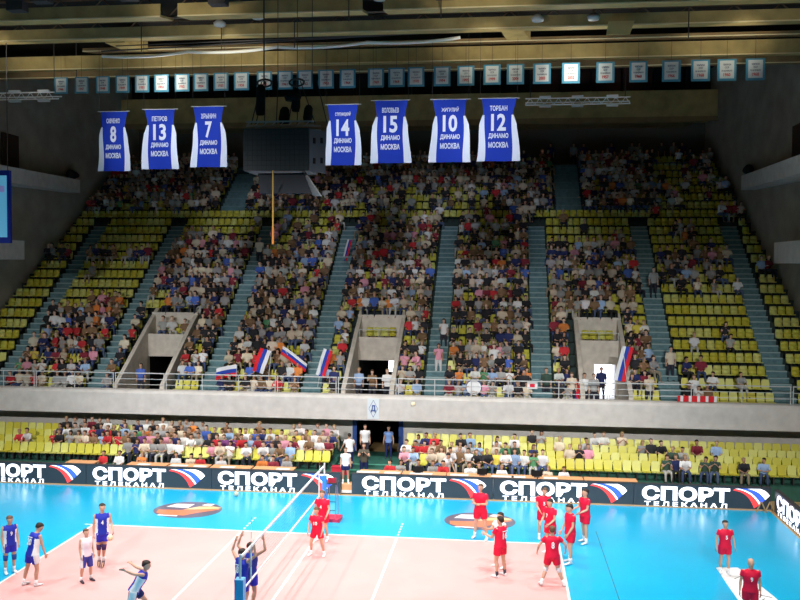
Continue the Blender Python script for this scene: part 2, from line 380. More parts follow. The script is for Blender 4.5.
# long pale cable duct sagging between hangers
b = MB(); pts = []
for i in range(61):
    t = i / 60; x = -12.65 + 17.41 * t; seg = (t * 4) % 1
    pts.append((x, 13.2, 20.32 + 0.47 * t - 0.12 * 4 * seg * (1 - seg)))
b.tube(pts, 0.075, 8)
tag(b.build('cable_duct', mat('pale_duct', (0.75, 0.78, 0.75), 0.5)), 'long pale sagging cable duct slung under the ceiling beams', 'duct')
b = MB(); b.tube([(-12.64, 13.1, 20.53), (-4.56, 13.1, 20.78), (4.68, 13.1, 21.05), (12.38, 13.1, 21.52)], 0.035, 6); b.tube([(-11.86, 13.0, 20.74), (5.45, 13.0, 21.01)], 0.028, 6)
tag(b.build('cable_pipe', M_DARK), 'thin dark cable pipe running just above the sagging pale duct', 'pipe')
# lamps / projectors among the beams
for i, (x, y, z, lab) in enumerate([(-3.9, 9.8, 20.94, 'small pale ceiling projector over the third hanging shirt'), (1.87, 7.0, 20.74, 'large pale ceiling projector above the shirt with number ten'),
                                    (8.2, 10.6, 20.72, 'round pale ceiling lamp bowl over the white lighting bar, left one'), (10.55, 10.6, 20.72, 'round pale ceiling lamp bowl left of the yellow ceiling panel'),
                                    (14.05, 7.0, 20.79, 'pale ceiling lamp bowl near the right wall'), (-5.78, 10.3, 20.8, 'small pale loudspeaker hanging in the dark ceiling gap left of centre')]):
    e = empty('ceiling_lamp', (x, y, z), 0, lab, 'lamp', 'lamps between the ceiling beams')
    b = MB(); b.loft([((0, 0, 0.0), (0.24, 0, 0), (0, 0.24, 0)), ((0, 0, 0.14), (0.28, 0, 0), (0, 0.28, 0)), ((0, 0, 0.3), (0.10, 0, 0), (0, 0.10, 0))], 14); b.build('lamp_bowl', mat('lamp_bowl_grey', (0.5, 0.55, 0.55), 0.4), e, True)
    b = MB(); b.tube([(0, 0, 0.38), (0, 0, 22.1 - z)], 0.02, 6); b.build('lamp_stem', M_DARK, e)
pn = MB(); pn.hexa([(11.14, 11.0, 20.18), (12.13, 11.0, 20.18), (12.13, 11.04, 20.18), (11.14, 11.04, 20.18), (11.22, 11.0, 20.75), (12.32, 11.0, 20.75), (12.32, 11.04, 20.75), (11.22, 11.04, 20.75)])
tag(pn.build('ceiling_board', mat('yellow_board', (0.75, 0.6, 0.25), 0.6)), 'square yellowish board hanging alone between the ceiling beams', 'board')
for (x, y, z) in COURT_LAMPS + STAND_LAMPS + SHIRT_LAMPS:
    b = MB(); b.box(-0.35, 0.35, -0.25, 0.25, 0.12, 0.5); b.tube([(0, 0, .5), (0, 0, 22.2 - z)], 0.03, 6)
    structure(b.build('ceiling_floodlight_housing', M_DARK, loc=(x, y, z)))

# ------------------------------------------------------------------ jersey banners
def jersey_banner(cx, w_, zt, zb, name, num, ordn):
    e = empty('shirt_banner', (cx, 14.0, zb), 0, f'giant hanging blue and white shirt banner with number {dict([("8","eight"),("13","thirteen"),("7","seven"),("14","fourteen"),("15","fifteen"),("10","ten"),("12","twelve")])[num]}', 'banner', 'hanging shirt banners')
    h = zt - zb; H = w_ / 2
    def P(u, v, d): return (u * H + 0.03 * math.sin(v * 7 + cx), 0.03 * math.sin(u * 4 + cx) * 1.0 + d, v * h)
    blue = mat('banner_blue', (0.012, 0.045, 0.45), 0.7, 0.2); wht = mat('banner_white', (0.80, 0.84, 0.95), 0.7, 0.2)
    b = MB()     # body: narrow shoulders, tapering sides
    n = 16
    def half(v): return 0.96 - 0.26 * v if v < 0.68 else (0.83 - 0.05 * (v - .68) / .32 if v > 0.84 else 0.783 + (0.83 - 0.783) * (v - .68) / .16)
    for i in range(n):
        v0, v1 = i / n, (i + 1) / n
        for j in range(-4, 4):
            a0, a1 = j / 4, (j + 1) / 4
            s0 = 0.62 + 0.18 * max(0, (v0 - .66) / .34); s1 = 0.62 + 0.18 * max(0, (v1 - .66) / .34)
            q = [P(a0 * s0, v0, 0), P(a1 * s0, v0, 0), P(a1 * s1, v1, 0), P(a0 * s1, v1, 0)]
            b.hexa([q[0], q[1], (q[1][0], q[1][1] + .02, q[1][2]), (q[0][0], q[0][1] + .02, q[0][2]), q[3], q[2], (q[2][0], q[2][1] + .02, q[2][2]), (q[3][0], q[3][1] + .02, q[3][2])])
    b.build('shirt_body', blue, e)
    for s in (-1, 1):
        b = MB()
        for i in range(n):
            v0, v1 = i / n * 0.74, (i + 1) / n * 0.74
            def outer(v): return 1.0 - 0.24 * v - (0.0 if v < .6 else (v - .6) * 0.8)
            o0, o1 = outer(v0), outer(v1); i0 = i1 = 0.62
            o0 = max(o0, .64); o1 = max(o1, .64)
            q = [P(s * i0, v0, -.005), P(s * o0, v0, -.005), P(s * o1, v1, -.005), P(s * i1, v1, -.005)]
            b.hexa([q[0], q[1], (q[1][0], q[1][1] + .02, q[1][2]), (q[0][0], q[0][1] + .02, q[0][2]), q[3], q[2], (q[2][0], q[2][1] + .02, q[2][2]), (q[3][0], q[3][1] + .02, q[3][2])])
        b.build('side_panel', wht, e)
    lt = mat('banner_lettering', (0.80, 0.84, 0.95), 0.7, 0.2)
    put_text(text_mesh('shirt_name', name, 0.4, lt, 0.008, 0.006, width=w_ * 0.40, height=0.24), e, (0, -0.05, h * 0.845), STAND_UP)
    put_text(text_mesh('shirt_number', num, 1.0, lt, 0.03, 0.006, width=w_ * (0.18 if len(num) == 1 else 0.34), height=0.80), e, (0, -0.05, h * 0.62), STAND_UP)
    put_text(text_mesh('shirt_lettering', 'ДИНАМО', 0.4, lt, 0.012, 0.006, width=w_ * 0.46, height=0.27), e, (0, -0.05, h * 0.40), STAND_UP)
    put_text(text_mesh('shirt_lettering', 'МОСКВА', 0.4, lt, 0.012, 0.006, width=w_ * 0.46, height=0.27), e, (0, -0.05, h * 0.26), STAND_UP)
    b = MB(); b.tube([(-H * .95, 0.01, h + 0.02), (H * .95, 0.01, h + 0.02)], 0.018, 6); b.build('hanging_bar', M_RAIL, e)
    for s in (-1, 1):
        b = MB(); b.tube([(s * H * .85, 0.01, h), (s * H * .85, 0.01, 22.2 - zb)], 0.008, 5); b.build('suspension_wire', M_DARK, e)
for i, (x0, x1, zt, zb, nm, nu) in enumerate([(-13.32, -11.60, 17.77, 14.84, 'САВЧЕНКО', '8'), (-11.03, -9.1, 17.84, 14.92, 'ПЕТРОВ', '13'), (-8.52, -6.62, 17.94, 15.0, 'ХРЫНИН', '7'),
         (-1.83, 0.04, 17.93, 15.04, 'СТУПНИЦКИЙ', '14'), (0.41, 2.41, 18.09, 15.12, 'ВОЛОВЬЕВ', '15'), (3.25, 5.27, 18.09, 15.14, 'ЖИГИЛИЙ', '10'), (5.52, 7.56, 18.1, 15.17, 'ТОРБАН', '12')]):
    jersey_banner((x0 + x1) / 2, (x1 - x0), zt, zb, nm, nu, i)

# ------------------------------------------------------------------ small championship banners in a row
YEARS = ['1946', '1947', '1948', '1949', '1951', '1951', '1952', '1954', '1955', '1958', '1960', '1961', '1962', '1963', '1964', '1969', '1969', '1970', '1994', '1995', '1999', '2004', '2003', '2002', '1957', '1960', '1966', '1968', '1960', '1968']
XS = [-15.72, -14.62, -13.49, -12.44, -11.4, -10.38, -9.3, -8.32, -7.28, -6.23, -5.05, -4.01, -2.99, -1.94, -0.86, 0.55, 1.56, 2.52, 3.79, 4.94, 6.2, 7.32, 8.58, 9.94, 11.55, 13.08, 14.59, 15.92, 17.11, 18.39]  # banner row, places and sizes, scaled about the camera to a nearer depth
m_yb = mat('year_banner_blue', (0.07, 0.28, 0.42), 0.7); m_yw = mat('year_banner_white', (0.62, 0.68, 0.68), 0.7); m_yt = mat('year_banner_ink', (0.03, 0.05, 0.12), 0.7); m_yr = mat('year_banner_red', (0.55, 0.06, 0.07), 0.7)
def year_banner(x, z, s, yr, lab):
    e = empty('year_banner', (x, 15.0, z), 0, lab, 'banner', 'row of small title banners under the ceiling')
    b = MB(); b.box(-.36 * s, .36 * s, 0, .02, -.42 * s, .42 * s); b.build('banner_border', m_yb, e)
    b = MB(); b.box(-.27 * s, .27 * s, -.012, 0, -.33 * s, .36 * s); b.build('banner_field', m_yw, e)
    for j, (wd, zz) in enumerate([(.30, .20), (.16, .09), (.40, -.03)]):
        o = text_mesh('banner_lettering', ['ЧЕМПИОН', 'СССР', 'ПО ВОЛЕЙБОЛУ'][j], 0.1, m_yt, 0.002, 0.002, width=wd * s, height=0.075 * s); put_text(o, e, (0, -.02, zz * s), STAND_UP)
    o = text_mesh('banner_year', yr, 0.15, m_yr, 0.004, 0.002, width=.26 * s, height=0.13 * s); put_text(o, e, (0, -.02, -.19 * s), STAND_UP)
    b = MB(); b.tube([(0, .01, .42 * s), (0, .01, 20.95 - z)], 0.008, 4); b.build('suspension_wire', M_DARK, e)
for i, (x, yr) in enumerate(zip(XS, YEARS)):
    year_banner(x, 19.32 + 0.005 * i if i < 20 else 19.44, 1.00 + .007 * i, yr, f'small white title banner with blue border, {ordinal(i + 1)} from the left under the ceiling')

# ------------------------------------------------------------------ centre scoreboard, truss bars, side screen
cube = empty('centre_scoreboard', (0, 0, 13.25), 0, 'dark hanging scoreboard cube with rigging and slanted lower panels over the court', 'scoreboard')
m_scr = mat('dark_screen', (0.028, 0.034, 0.038), 0.5); m_scf = mat('scoreboard_frame', (0.08, 0.085, 0.09), 0.6); m_pan = mat('scoreboard_side', (0.11, 0.115, 0.14), 0.7)
b = MB(); b.box(-1.55, 0.60, 0.02, 1.3, 0.02, 1.38); b.build('housing', m_scf, cube)
b = MB(); b.box(-1.57, 0.60, -.03, 0.02, 0.02, 1.38)
for i in range(14): b.box(-1.57 + i * .155, -1.565 + i * .155, -.034, -.03, .02, 1.38, 1)
for i in range(9): b.box(-1.57, .6, -.034, -.03, .02 + i * .165, .026 + i * .165, 1)
b.build('screen_front', [m_scr, M_BLACK], cube)
b = MB(); b.hexa([(0.62, 0.0, 0.02), (1.0, 0.75, 0.0), (.96, 0.80, 0.0), (0.58, 0.07, 0.02), (0.62, 0.0, 1.36), (1.0, 0.75, 1.38), (.96, 0.80, 1.38), (0.58, 0.07, 1.36)]); b.build('screen_side', m_pan, cube)
for (u, v) in ((.3, .35), (.3, 1.0), (.75, .4), (.75, 1.05)):
    b = MB(); b.box(-.05, .05, -.02, .02, -.09, .09); o = b.build('side_vent', M_BLACK, cube, loc=(0.62 + .38 * u, .75 * u - .015, v)); o.rotation_euler = (0, 0, math.atan2(.75, .38))
b = MB(); b.hexa([(-.95, -.25, -.72), (.75, -.25, -.72), (.75, -.18, -.74), (-.95, -.18, -.74), (-1.1, .1, -.05), (.4, .1, -.05), (.4, .17, -.05), (-1.1, .17, -.05)]); b.build('lower_panel', mat('lower_panel_blue_grey', (0.014, 0.018, 0.026), 0.8), cube)
b = MB(); b.hexa([(.72, .1, -.78), (1.0, .0, -.82), (1.04, .04, -.82), (.76, .14, -.78), (.28, .2, .0), (.42, .1, .0), (.46, .14, .0), (.32, .24, .0)]); b.build('lower_panel', mat('pale_score_panel', (0.22, 0.23, 0.24), 0.6), cube)
b = MB()
for z in (1.48, 1.62): b.tube([(-1.5, .1, z), (.75, .1, z)], .03, 6); b.tube([(-1.5, 1.1, z), (.75, 1.1, z)], .03, 6)
for i in range(8): b.tube([(-1.5 + i * .28, .1, 1.48), (-1.36 + i * .28, .1, 1.62)], .015, 5)
b.build('rigging_frame', mat('rig_grey', (0.32, 0.32, 0.31), 0.5), cube)
for (x, w0, z0, z1) in [(-1.15, .16, 1.9, 2.9), (-.35, .18, 1.62, 2.15), (.05, .15, 2.0, 2.75), (.45, .16, 1.65, 2.2), (-.05, .3, 2.35, 2.6)]:
    b = MB(); b.loft([((x, .5, z0), (w0 * .8, 0, 0), (0, w0 * .8, 0)), ((x, .5, z0 + .15), (w0, 0, 0), (0, w0, 0)), ((x + .03, .5, z1 - .1), (w0 * .9, 0, 0), (0, w0 * .9, 0)), ((x + .03, .5, z1), (w0 * .5, 0, 0), (0, w0 * .5, 0))], 10)
    b.build('loudspeaker', M_BLACK, cube, True)
for x in (-1.0, .08):
    b = MB()
    n = 16
    for i in range(n):
        a0, a1 = 2 * PI * i / n, 2 * PI * (i + 1) / n
        b.tube([(x + .25 * math.cos(a0), .5, 2.95 + .12 * math.sin(a0)), (x + .25 * math.cos(a1), .5, 2.95 + .12 * math.sin(a1))], .035, 5)
    b.build('rigging_ring', M_DARK, cube)
for (xa, xb) in [(-1.3, -.95), (-1.0, -.98), (-.6, -.55), (0.1, .12), (.7, .2), (-.2, .05), (1.1, .75), (-1.45, -1.1)]:
    b = MB(); b.tube([(xa, .5, 1.6), (xb, .5, 3.0)], .018, 5); b.build('rigging_cable', M_DARK, cube)
for x in (-1.02, -.55, .1, .6):
    b = MB(); b.tube([(x, .5, 2.9), (x, .5, 8.95)], .025 if x < -.7 else .012, 5); b.build('suspension_wire', M_DARK, cube)
b = MB(); b.tube([(0, 0, 0), (0, 0, 2.35)], .026, 8); b.tube([(0, 0, .0), (0, 0, .55)], .036, 8, 1)
o = b.build('climbing_pole', [mat('pole_yellow', (0.5, 0.30, 0.07), 0.5), mat('pole_orange', (0.60, 0.22, 0.05), 0.5)], loc=(-.47, -.42, 10.88)); tag(o, 'thin orange and yellow pole hanging straight below the dark scoreboard', 'pole')
def light_bar(x0, x1, y, z, lab):
    e = empty('lighting_bar', ((x0 + x1) / 2, y, z), 0, lab, 'lighting bar'); L = (x1 - x0) / 2
    b = MB(); 
    for (dy, dz) in ((0, .22), (0, -.12), (.3, .05)): b.tube([(-L, dy, dz), (L, dy, dz)], .035, 6)
    for i in range(int(L * 4)):
        xx = -L + i * .5; b.tube([(xx, 0, -.12), (xx + .25, 0, .22)], .018, 4); b.tube([(xx + .25, 0, .22), (xx + .5, 0, -.12)], .018, 4)
    b.build('truss', mat('truss_white', (.9, .9, .88), .4), e)
    for f in (-.62, 0, .66):
        b = MB(); b.box(f * L - .3, f * L + .3, -.1, .1, .26, .34); b.build('lamp_head', M_WHITE, e)
        b = MB(); b.box(f * L - .3, f * L + .3, -.1, .1, -.26, -.14); b.build('lamp_head', M_RAIL, e)
    for s in (-1, 1):
        b = MB(); b.tube([(s * L * .9, 0, .2), (s * L * .9, 0, 22.2 - z)], .02, 5); b.build('suspension_wire', M_DARK, e)
light_bar(7.9, 13.4, 20.0, 18.98, 'white metal lighting bar with three lamp heads, right of the shirt with number twelve')
light_bar(-20.7, -15.9, 15.1, 18.8, 'thin pale lighting bar hanging before the left wall')
scr = empty('side_screen', (-17.75, 12.0, 11.2), 0, 'blue framed scoreboard screen hanging at the left edge of the hall', 'screen')
b = MB(); b.box(-1.3, .93, 0, .2, 0, 3.5); b.build('screen_frame', mat('screen_frame_blue', (0.01, 0.03, 0.28), 0.5), scr)
b = MB(); b.box(-1.2, .80, -.03, 0, .28, 3.25); b.build('screen_panel', mat('screen_lit', (0.10, 0.36, 0.55), 0.4, emit=0.55), scr)
b = MB(); b.box(-1.1, .70, -.045, -.03, 2.45, 2.75); b.box(-1.1, .1, -.045, -.03, 1.2, 1.4); b.box(-1.1, .3, -.045, -.03, .7, .9); b.build('screen_rows', mat('screen_rows', (0.25, 0.25, 0.55), 0.4, emit=0.35), scr)
for x in (-1.2, .8):
    b = MB(); b.tube([(x, .1, 3.5), (x, .1, 11.0)], .02, 5); b.build('suspension_wire', M_DARK, scr)
for s_, lab in ((-1, 'black loudspeaker at the far end of the left side balcony'), (1, 'black loudspeaker at the far end of the right side balcony')):
    e = empty('loudspeaker', (s_ * 21.2, 26.9, 15.75), 0, lab, 'loudspeaker')
    b = MB(); b.loft([((0, -.5, .3), (.22, 0, 0), (0, 0, .22)), ((0, -.4, .3), (.3, 0, 0), (0, 0, .3)), ((0, .3, .3), (.2, 0, 0), (0, 0, .2)), ((0, .6, .3), (.12, 0, 0), (0, 0, .12))], 12); b.build('speaker_horn', M_BLACK, e, True)
    b = MB(); b.box(-.1, .1, -.1, .1, 0, .15); b.build('speaker_foot', M_DARK, e)
# long blue cloth banner at the top of the stand
e = empty('supporter_banner', (15.9, 33.0, rowZ(25) + 0.1), 0, 'long blue supporter banner with pale lettering above the top rows', 'banner')
b = MB(); n = 24
for i in range(n):
    x0, x1 = -4.05 + 8.1 * i / n, -4.05 + 8.1 * (i + 1) / n; y0, y1 = .03 * math.sin(i * .9), .03 * math.sin((i + 1) * .9)
    b.hexa([(x0, y0, -.45), (x1, y1, -.45), (x1, y1 + .02, -.45), (x0, y0 + .02, -.45), (x0, y0, .22), (x1, y1, .22), (x1, y1 + .02, .22), (x0, y0 + .02, .22)])
b.build('banner_cloth', mat('supporter_blue', (0.04, 0.13, 0.26), 0.8), e)
put_text(text_mesh('banner_lettering', 'ДИНАМО НАВСЕГДА!', 0.5, mat('supporter_ink', (0.45, 0.62, 0.60), 0.8), 0.012, 0.004, width=7.3, height=.42), e, (-.15, -.05, -.11), STAND_UP)
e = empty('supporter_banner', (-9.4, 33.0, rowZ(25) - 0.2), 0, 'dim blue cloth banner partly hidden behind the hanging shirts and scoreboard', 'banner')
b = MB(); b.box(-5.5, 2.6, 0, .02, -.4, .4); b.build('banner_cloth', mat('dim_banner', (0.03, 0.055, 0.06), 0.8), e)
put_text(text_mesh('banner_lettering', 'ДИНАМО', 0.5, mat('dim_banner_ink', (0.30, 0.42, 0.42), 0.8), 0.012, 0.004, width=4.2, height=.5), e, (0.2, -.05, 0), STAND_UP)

# ------------------------------------------------------------------ LED boards
def arrow_emblem(parent, u0, v0, W, Hh):
    # three swept bands that fan out from a thin tip
    def bez(p0, p1, p2, t): return ((1 - t) ** 2 * p0[0] + 2 * t * (1 - t) * p1[0] + t * t * p2[0], (1 - t) ** 2 * p0[1] + 2 * t * (1 - t) * p1[1] + t * t * p2[1])
    L = [((0, .86), (.42, .84), (.58, .02)), ((.06, .95), (.52, .86), (.72, .19)), ((.16, .96), (.56, .87), (.76, .24)), ((.40, .97), (.74, .88), (.88, .45)), ((.47, .97), (.77, .89), (.91, .50)), ((.74, .98), (.92, .90), (1.0, .66))]
    spec = [('emblem_red_band', 0, 1, M_LEDR), ('emblem_white_band', 1, 2, M_LEDW), ('emblem_blue_band', 2, 3, M_LEDB), ('emblem_white_edge', 3, 4, M_LEDW), ('emblem_blue_edge', 4, 4.5, M_LEDB), ('emblem_white_fan', 4, 5, M_LEDW)]
    for nm, a, c, m in spec:
        if nm == 'emblem_blue_edge': continue
        A = [bez(*L[a], t / 12) for t in range(13)]; C = [bez(*L[c], t / 12) for t in range(13)]
        b = MB()
        for i in range(12):
            q = [A[i], A[i + 1], C[i + 1], C[i]]
            P = [(u0 + u * W, -.012, v0 + v * Hh) for u, v in q]; Q = [(u0 + u * W, 0, v0 + v * Hh) for u, v in q]
            b.hexa(P + Q)
        b.build(nm, m, parent)
def led_board(x0, x1, tx0, tx1, ax0, ax1, lab, loc=None, rz=0):
    L = x1 - x0
    e = empty('advertising_board', loc or (x0, 10.2, 0), rz, lab, 'advertising board', 'LED advertising boards around the court')
    b = MB(); b.box(0.01, L - .01, 0, .16, .06, .97); b.build('board_face', M_LED, e)
    b = MB(); b.box(0.0, L, -.02, .2, 0, .06); b.build('board_foot', mat('board_foot_tan', (0.6, 0.38, 0.2), 0.6), e)
    b = MB(); b.box(0.0, L, -.01, .17, .97, 1.0); b.build('top_rail', M_DARK, e)
    if tx1 - tx0 > 1.2:
        body = 'СПОРТ'
        put_text(text_mesh('board_lettering', body, 1.0, M_LEDW, 0.045, 0.006, width=tx1 - tx0, height=.62), e, ((tx0 + tx1) / 2 - x0, -.012, .60), STAND_UP)
        put_text(text_mesh('board_small_lettering', 'ТЕЛЕКАНАЛ', 1.0, M_LEDW, 0.03, 0.006, width=(tx1 - tx0) * .94, height=.20, font_space=1.5), e, ((tx0 + tx1) / 2 - x0, -.012, .145), STAND_UP)
    if ax1 > ax0: arrow_emblem(e, ax0 - x0, .08, ax1 - ax0, .86)
    return e
led_board(-18.1, -12.15, -17.5, -14.11, -13.96, -12.4, 'LED board with white lettering and swoosh, leftmost behind the court')
led_board(-12.15, -6.18, -11.82, -8.32, -8.18, -6.48, 'LED board with white lettering, second from the left behind the court')
led_board(-6.18, -0.25, -5.87, -2.22, -2.04, -0.45, 'LED board with white lettering, just left of the referee gap')
led_board(0.25, 6.5, .72, 4.45, 4.58, 6.2, 'LED board with white lettering, just right of the referee gap')
led_board(6.5, 12.48, 6.8, 10.52, 10.64, 12.2, 'LED board behind the group of red players at the far corner')
led_board(12.48, 18.12, 12.82, 16.44, 16.56, 18.05, 'LED board with white lettering, rightmost behind the court')
for i in range(2):
    led_board(0, 5.9, .35, 4.0, 4.2, 5.7, ['LED board on the right side of the court, nearest the corner', 'LED board on the right side of the court, nearer the camera'][i], loc=(18.16, 9.9 - i * 5.95, 0), rz=-PI / 2)
b = MB()
for s in (0, .35): b.tube([(s, 0, 0), (s + .2, 0, .45)], .03, 6); b.tube([(s + .4, 0, 0), (s + .2, 0, .45)], .03, 6)
tag(b.build('trestle', mat('trestle_wood', (0.5, 0.32, 0.15), 0.6), loc=(17.45, 9.95, 0.006)), 'small wooden trestle feet at the corner of the boards', 'trestle')

# court-side: sponsor ovals on the floor
def oval(cx, cy, lab, flip):
    o = empty('sponsor_oval', (cx, cy, 0.006), 0, lab, 'floor logo', 'oval sponsor logos on the cyan floor')
    b = MB(); n = 48; b.prism([(1.42 * math.cos(2 * PI * i / n), 1.2 * math.sin(2 * PI * i / n)) for i in range(n)][::-1], lambda u, v, w_: (u, v, w_), .003); b.build('oval_ground', mat('oval_slate', (0.13, 0.12, 0.17), 0.35), o)
    b = MB(); b.prism([(-1.15, -.55), (-.9, -.75), (.1, -.85), (.6, -.35), (1.3, .2), (1.15, .35), (.3, .12), (-.3, -.1), (-1.2, -.15)][::-1], lambda u, v, w_: (u, v, w_ + .003), .002); b.build('orange_swoosh', mat('oval_orange', (0.85, 0.22, 0.10), 0.35), o)
    b = MB(); b.prism([(-.2, .0), (.4, .1), (1.2, .3), (1.3, .45), (.9, .6), (.3, .5)][::-1], lambda u, v, w_: (u, v, w_ + .005), .002); b.build('yellow_swoosh', mat('oval_yellow', (0.85, 0.62, 0.3), 0.35), o)
    for q in ([(-1.05, .3), (-.1, .25), (.0, .85), (-.8, .8)], [(.35, .72), (.75, .62), (.85, .95), (.5, 1.0)], [(-.95, -.95), (-.1, -1.0), (-.1, -.88), (-.95, -.85)]):
        b = MB(); b.prism(q[::-1], lambda u, v, w_: (u, v, w_ + .003), .003); b.build('white_patch', M_LINE, o)
oval(-6.1, 7.0, 'dark oval floor logo with orange swoosh behind the left half of the court', 0)
oval(6.02, 7.05, 'dark oval floor logo under the standing red player, behind the right half', 1)
o = empty('floor_banner', (14.75, .75, 0.006), 0, 'long white floor banner with dark scribbles under the two right players', 'banner')
b = MB(); b.hexa([(-.62, -3.2, 0), (1.0, -3.2, 0), (.15, 2.0, 0), (-.60, 1.9, 0), (-.62, -3.2, .006), (1.0, -3.2, .006), (.15, 2.0, .006), (-.6, 1.9, .006)]); b.build('banner_sheet', M_LINE, o)
b = MB()
for (x, y, a) in [(.15, -.2, .6), (.3, -.6, -.5), (.1, -1.0, .9), (.45, -1.2, .1), (-.1, 1.0, .8), (.55, -1.7, .5)]:
    dx, dy = .22 * math.cos(a), .22 * math.sin(a); b.hexa([(x - dx, y - dy - .02, .006), (x + dx, y + dy - .02, .006), (x + dx, y + dy + .03, .006), (x - dx, y - dy + .03, .006), (x - dx, y - dy - .02, .008), (x + dx, y + dy - .02, .008), (x + dx, y + dy + .03, .008), (x - dx, y - dy + .03, .008)])
b.build('scribble', M_DARK, o)

# ------------------------------------------------------------------ net, posts, referee stand
net = empty('volleyball_net', (0, 0, 0), 0, 'volleyball net with white tapes stretched across the court', 'net')
b = MB(); b.box(-.02, .02, -5.35, 5.35, 2.36, 2.43); b.build('top_tape', M_LINE, net)
b = MB(); b.box(-.015, .015, -5.35, 5.35, 1.43, 1.48); b.build('bottom_tape', M_LINE, net)
b = MB()
for i in range(96): y = -4.75 + i * .1; b.box(-.0012, .0012, y - .0012, y + .0012, 1.46, 2.38)
for i in range(9): z = 1.55 + i * .1; b.box(-.0012, .0012, -4.75, 4.75, z - .0012, z + .0012)
b.build('mesh_cord', M_DARK, net)
for s in (-1, 1):
    b = MB(); b.box(-.018, .018, s * 4.5 - .025, s * 4.5 + .025, 1.43, 2.43); b.build('side_band', M_LINE, net)
    b = MB()
    for i in range(9): b.tube([(.02, s * 4.53, 1.43 + i * .2), (.02, s * 4.53, 1.63 + i * .2)], .006, 6, i % 2)
    b.build('antenna', [M_RED, M_WHITE], net)
m_post = mat('post_pad_blue', (0.03, 0.25, 0.72), 0.5)
for s, lab in ((1, 'blue padded net post on the far side of the court'), (-1, 'light blue padded net post nearest the camera')):
    e = empty('net_post', (0, s * 5.5, 0), 0, lab, 'post', 'net posts')
    b = MB(); b.tube([(0, 0, 0.01), (0, 0, 2.50)], .035, 12); b.build('pole', M_RAIL, e)
    b = MB(); w_ = .08 if s > 0 else .12; b.box(-w_, w_, -w_, w_, .02, 2.0 if s > 0 else 1.85); b.build('pad', m_post if s > 0 else mat('post_pad_light', (.16, .45, .78), .5), e)
M_SLEG = mat('stand_leg_mauve', (.30, .22, .35), .5)
e = empty('referee_stand', (0.14, 6.35, 0.006), 0, 'tall referee stand with ladder legs and red base pad behind the net', 'stand')
b = MB(); b.box(-.34, .36, -.32, .36, 0, .14); b.build('base_pad', mat('pad_red', (0.7, 0.04, 0.10), 0.5), e)
for x in (-.16, .18):
    b = MB(); b.tube([(x, -.25, .16), (x, -.1, 1.5)], .018, 8); b.build('leg', M_SLEG, e)
    b = MB(); b.tube([(x, .35, .16), (x, .2, 1.5)], .018, 8); b.build('leg', M_SLEG, e)
for z in (.45, .8, 1.15):
    b = MB(); b.tube([(-.16, -.22, z), (.18, -.22, z)], .014, 6); b.build('rung', M_DARK, e)
b = MB(); b.box(-.22, .24, -.2, .3, 1.5, 1.54); b.build('platform', M_DARK, e)
b = MB(); b.box(-.16, .18, -.12, -.08, 1.54, 1.74); b.build('front_pad', mat('pad_dark_red', (0.45, 0.03, 0.06), 0.5), e)
# ------------------------------------------------------------------ balls
def volleyball(loc, lab):
    e = empty('volleyball', loc, random.random() * 3, lab, 'ball')
    b = MB(); b.ball((0, 0, 0), .105, n=20, k=14); shell = b.build('ball_shell', mat('ball_cream', (0.85, 0.70, 0.42), 0.5), e, True)
    for ax in range(3):
        for sgn in (-.5, .5):
            b = MB(); n = 24; r = .106
            for i in range(n):
                P = []
                for t in (i, i + 1):
                    a = 2 * PI * t / n; off = .035 * sgn * 2; rr = math.sqrt(r * r - off * off)
                    for w_ in (-.003, .003):
                        p = [0, 0, 0]; p[ax] = off + w_; p[(ax + 1) % 3] = rr * math.cos(a); p[(ax + 2) % 3] = rr * math.sin(a); P.append(p)
                b.poly([P[0], P[1], P[3], P[2]])
            b.build('ball_seam', mat('ball_blue', (0.1, 0.2, 0.5), 0.5), shell)
volleyball((3.1, 9.0, 4.33), 'volleyball in the air in front of the balcony face')
volleyball((-4.75, 9.35, 0.111), 'volleyball lying on the cyan floor at the foot of the boards')

# ------------------------------------------------------------------ human figures
V = Vector
def remeshed(mb, voxel, smooth=3, ratio=1.0, fac=0.5):
    me = mb.mesh('tmp', M_SKIN); o = bpy.data.objects.new('tmp', me); COL.objects.link(o)
    m = o.modifiers.new('r', 'REMESH'); m.mode = 'VOXEL'; m.voxel_size = voxel; m.use_smooth_shade = True
    if smooth: s = o.modifiers.new('s', 'SMOOTH'); s.iterations = smooth; s.factor = fac
    if ratio < 1: d = o.modifiers.new('d', 'DECIMATE'); d.ratio = ratio
    me2 = bpy.data.meshes.new_from_object(o.evaluated_get(bpy.context.evaluated_depsgraph_get()))
    bpy.data.objects.remove(o); bpy.data.meshes.remove(me)
    n = len(me2.vertices); co = np.empty(n * 3); me2.vertices.foreach_get('co', co)
    fs = [tuple(p.vertices) for p in me2.polygons]; bpy.data.meshes.remove(me2)
    out = MB(); out.v = [tuple(c) for c in co.reshape(-1, 3)]; out.f = fs; out.m = [0] * len(fs)
    return out
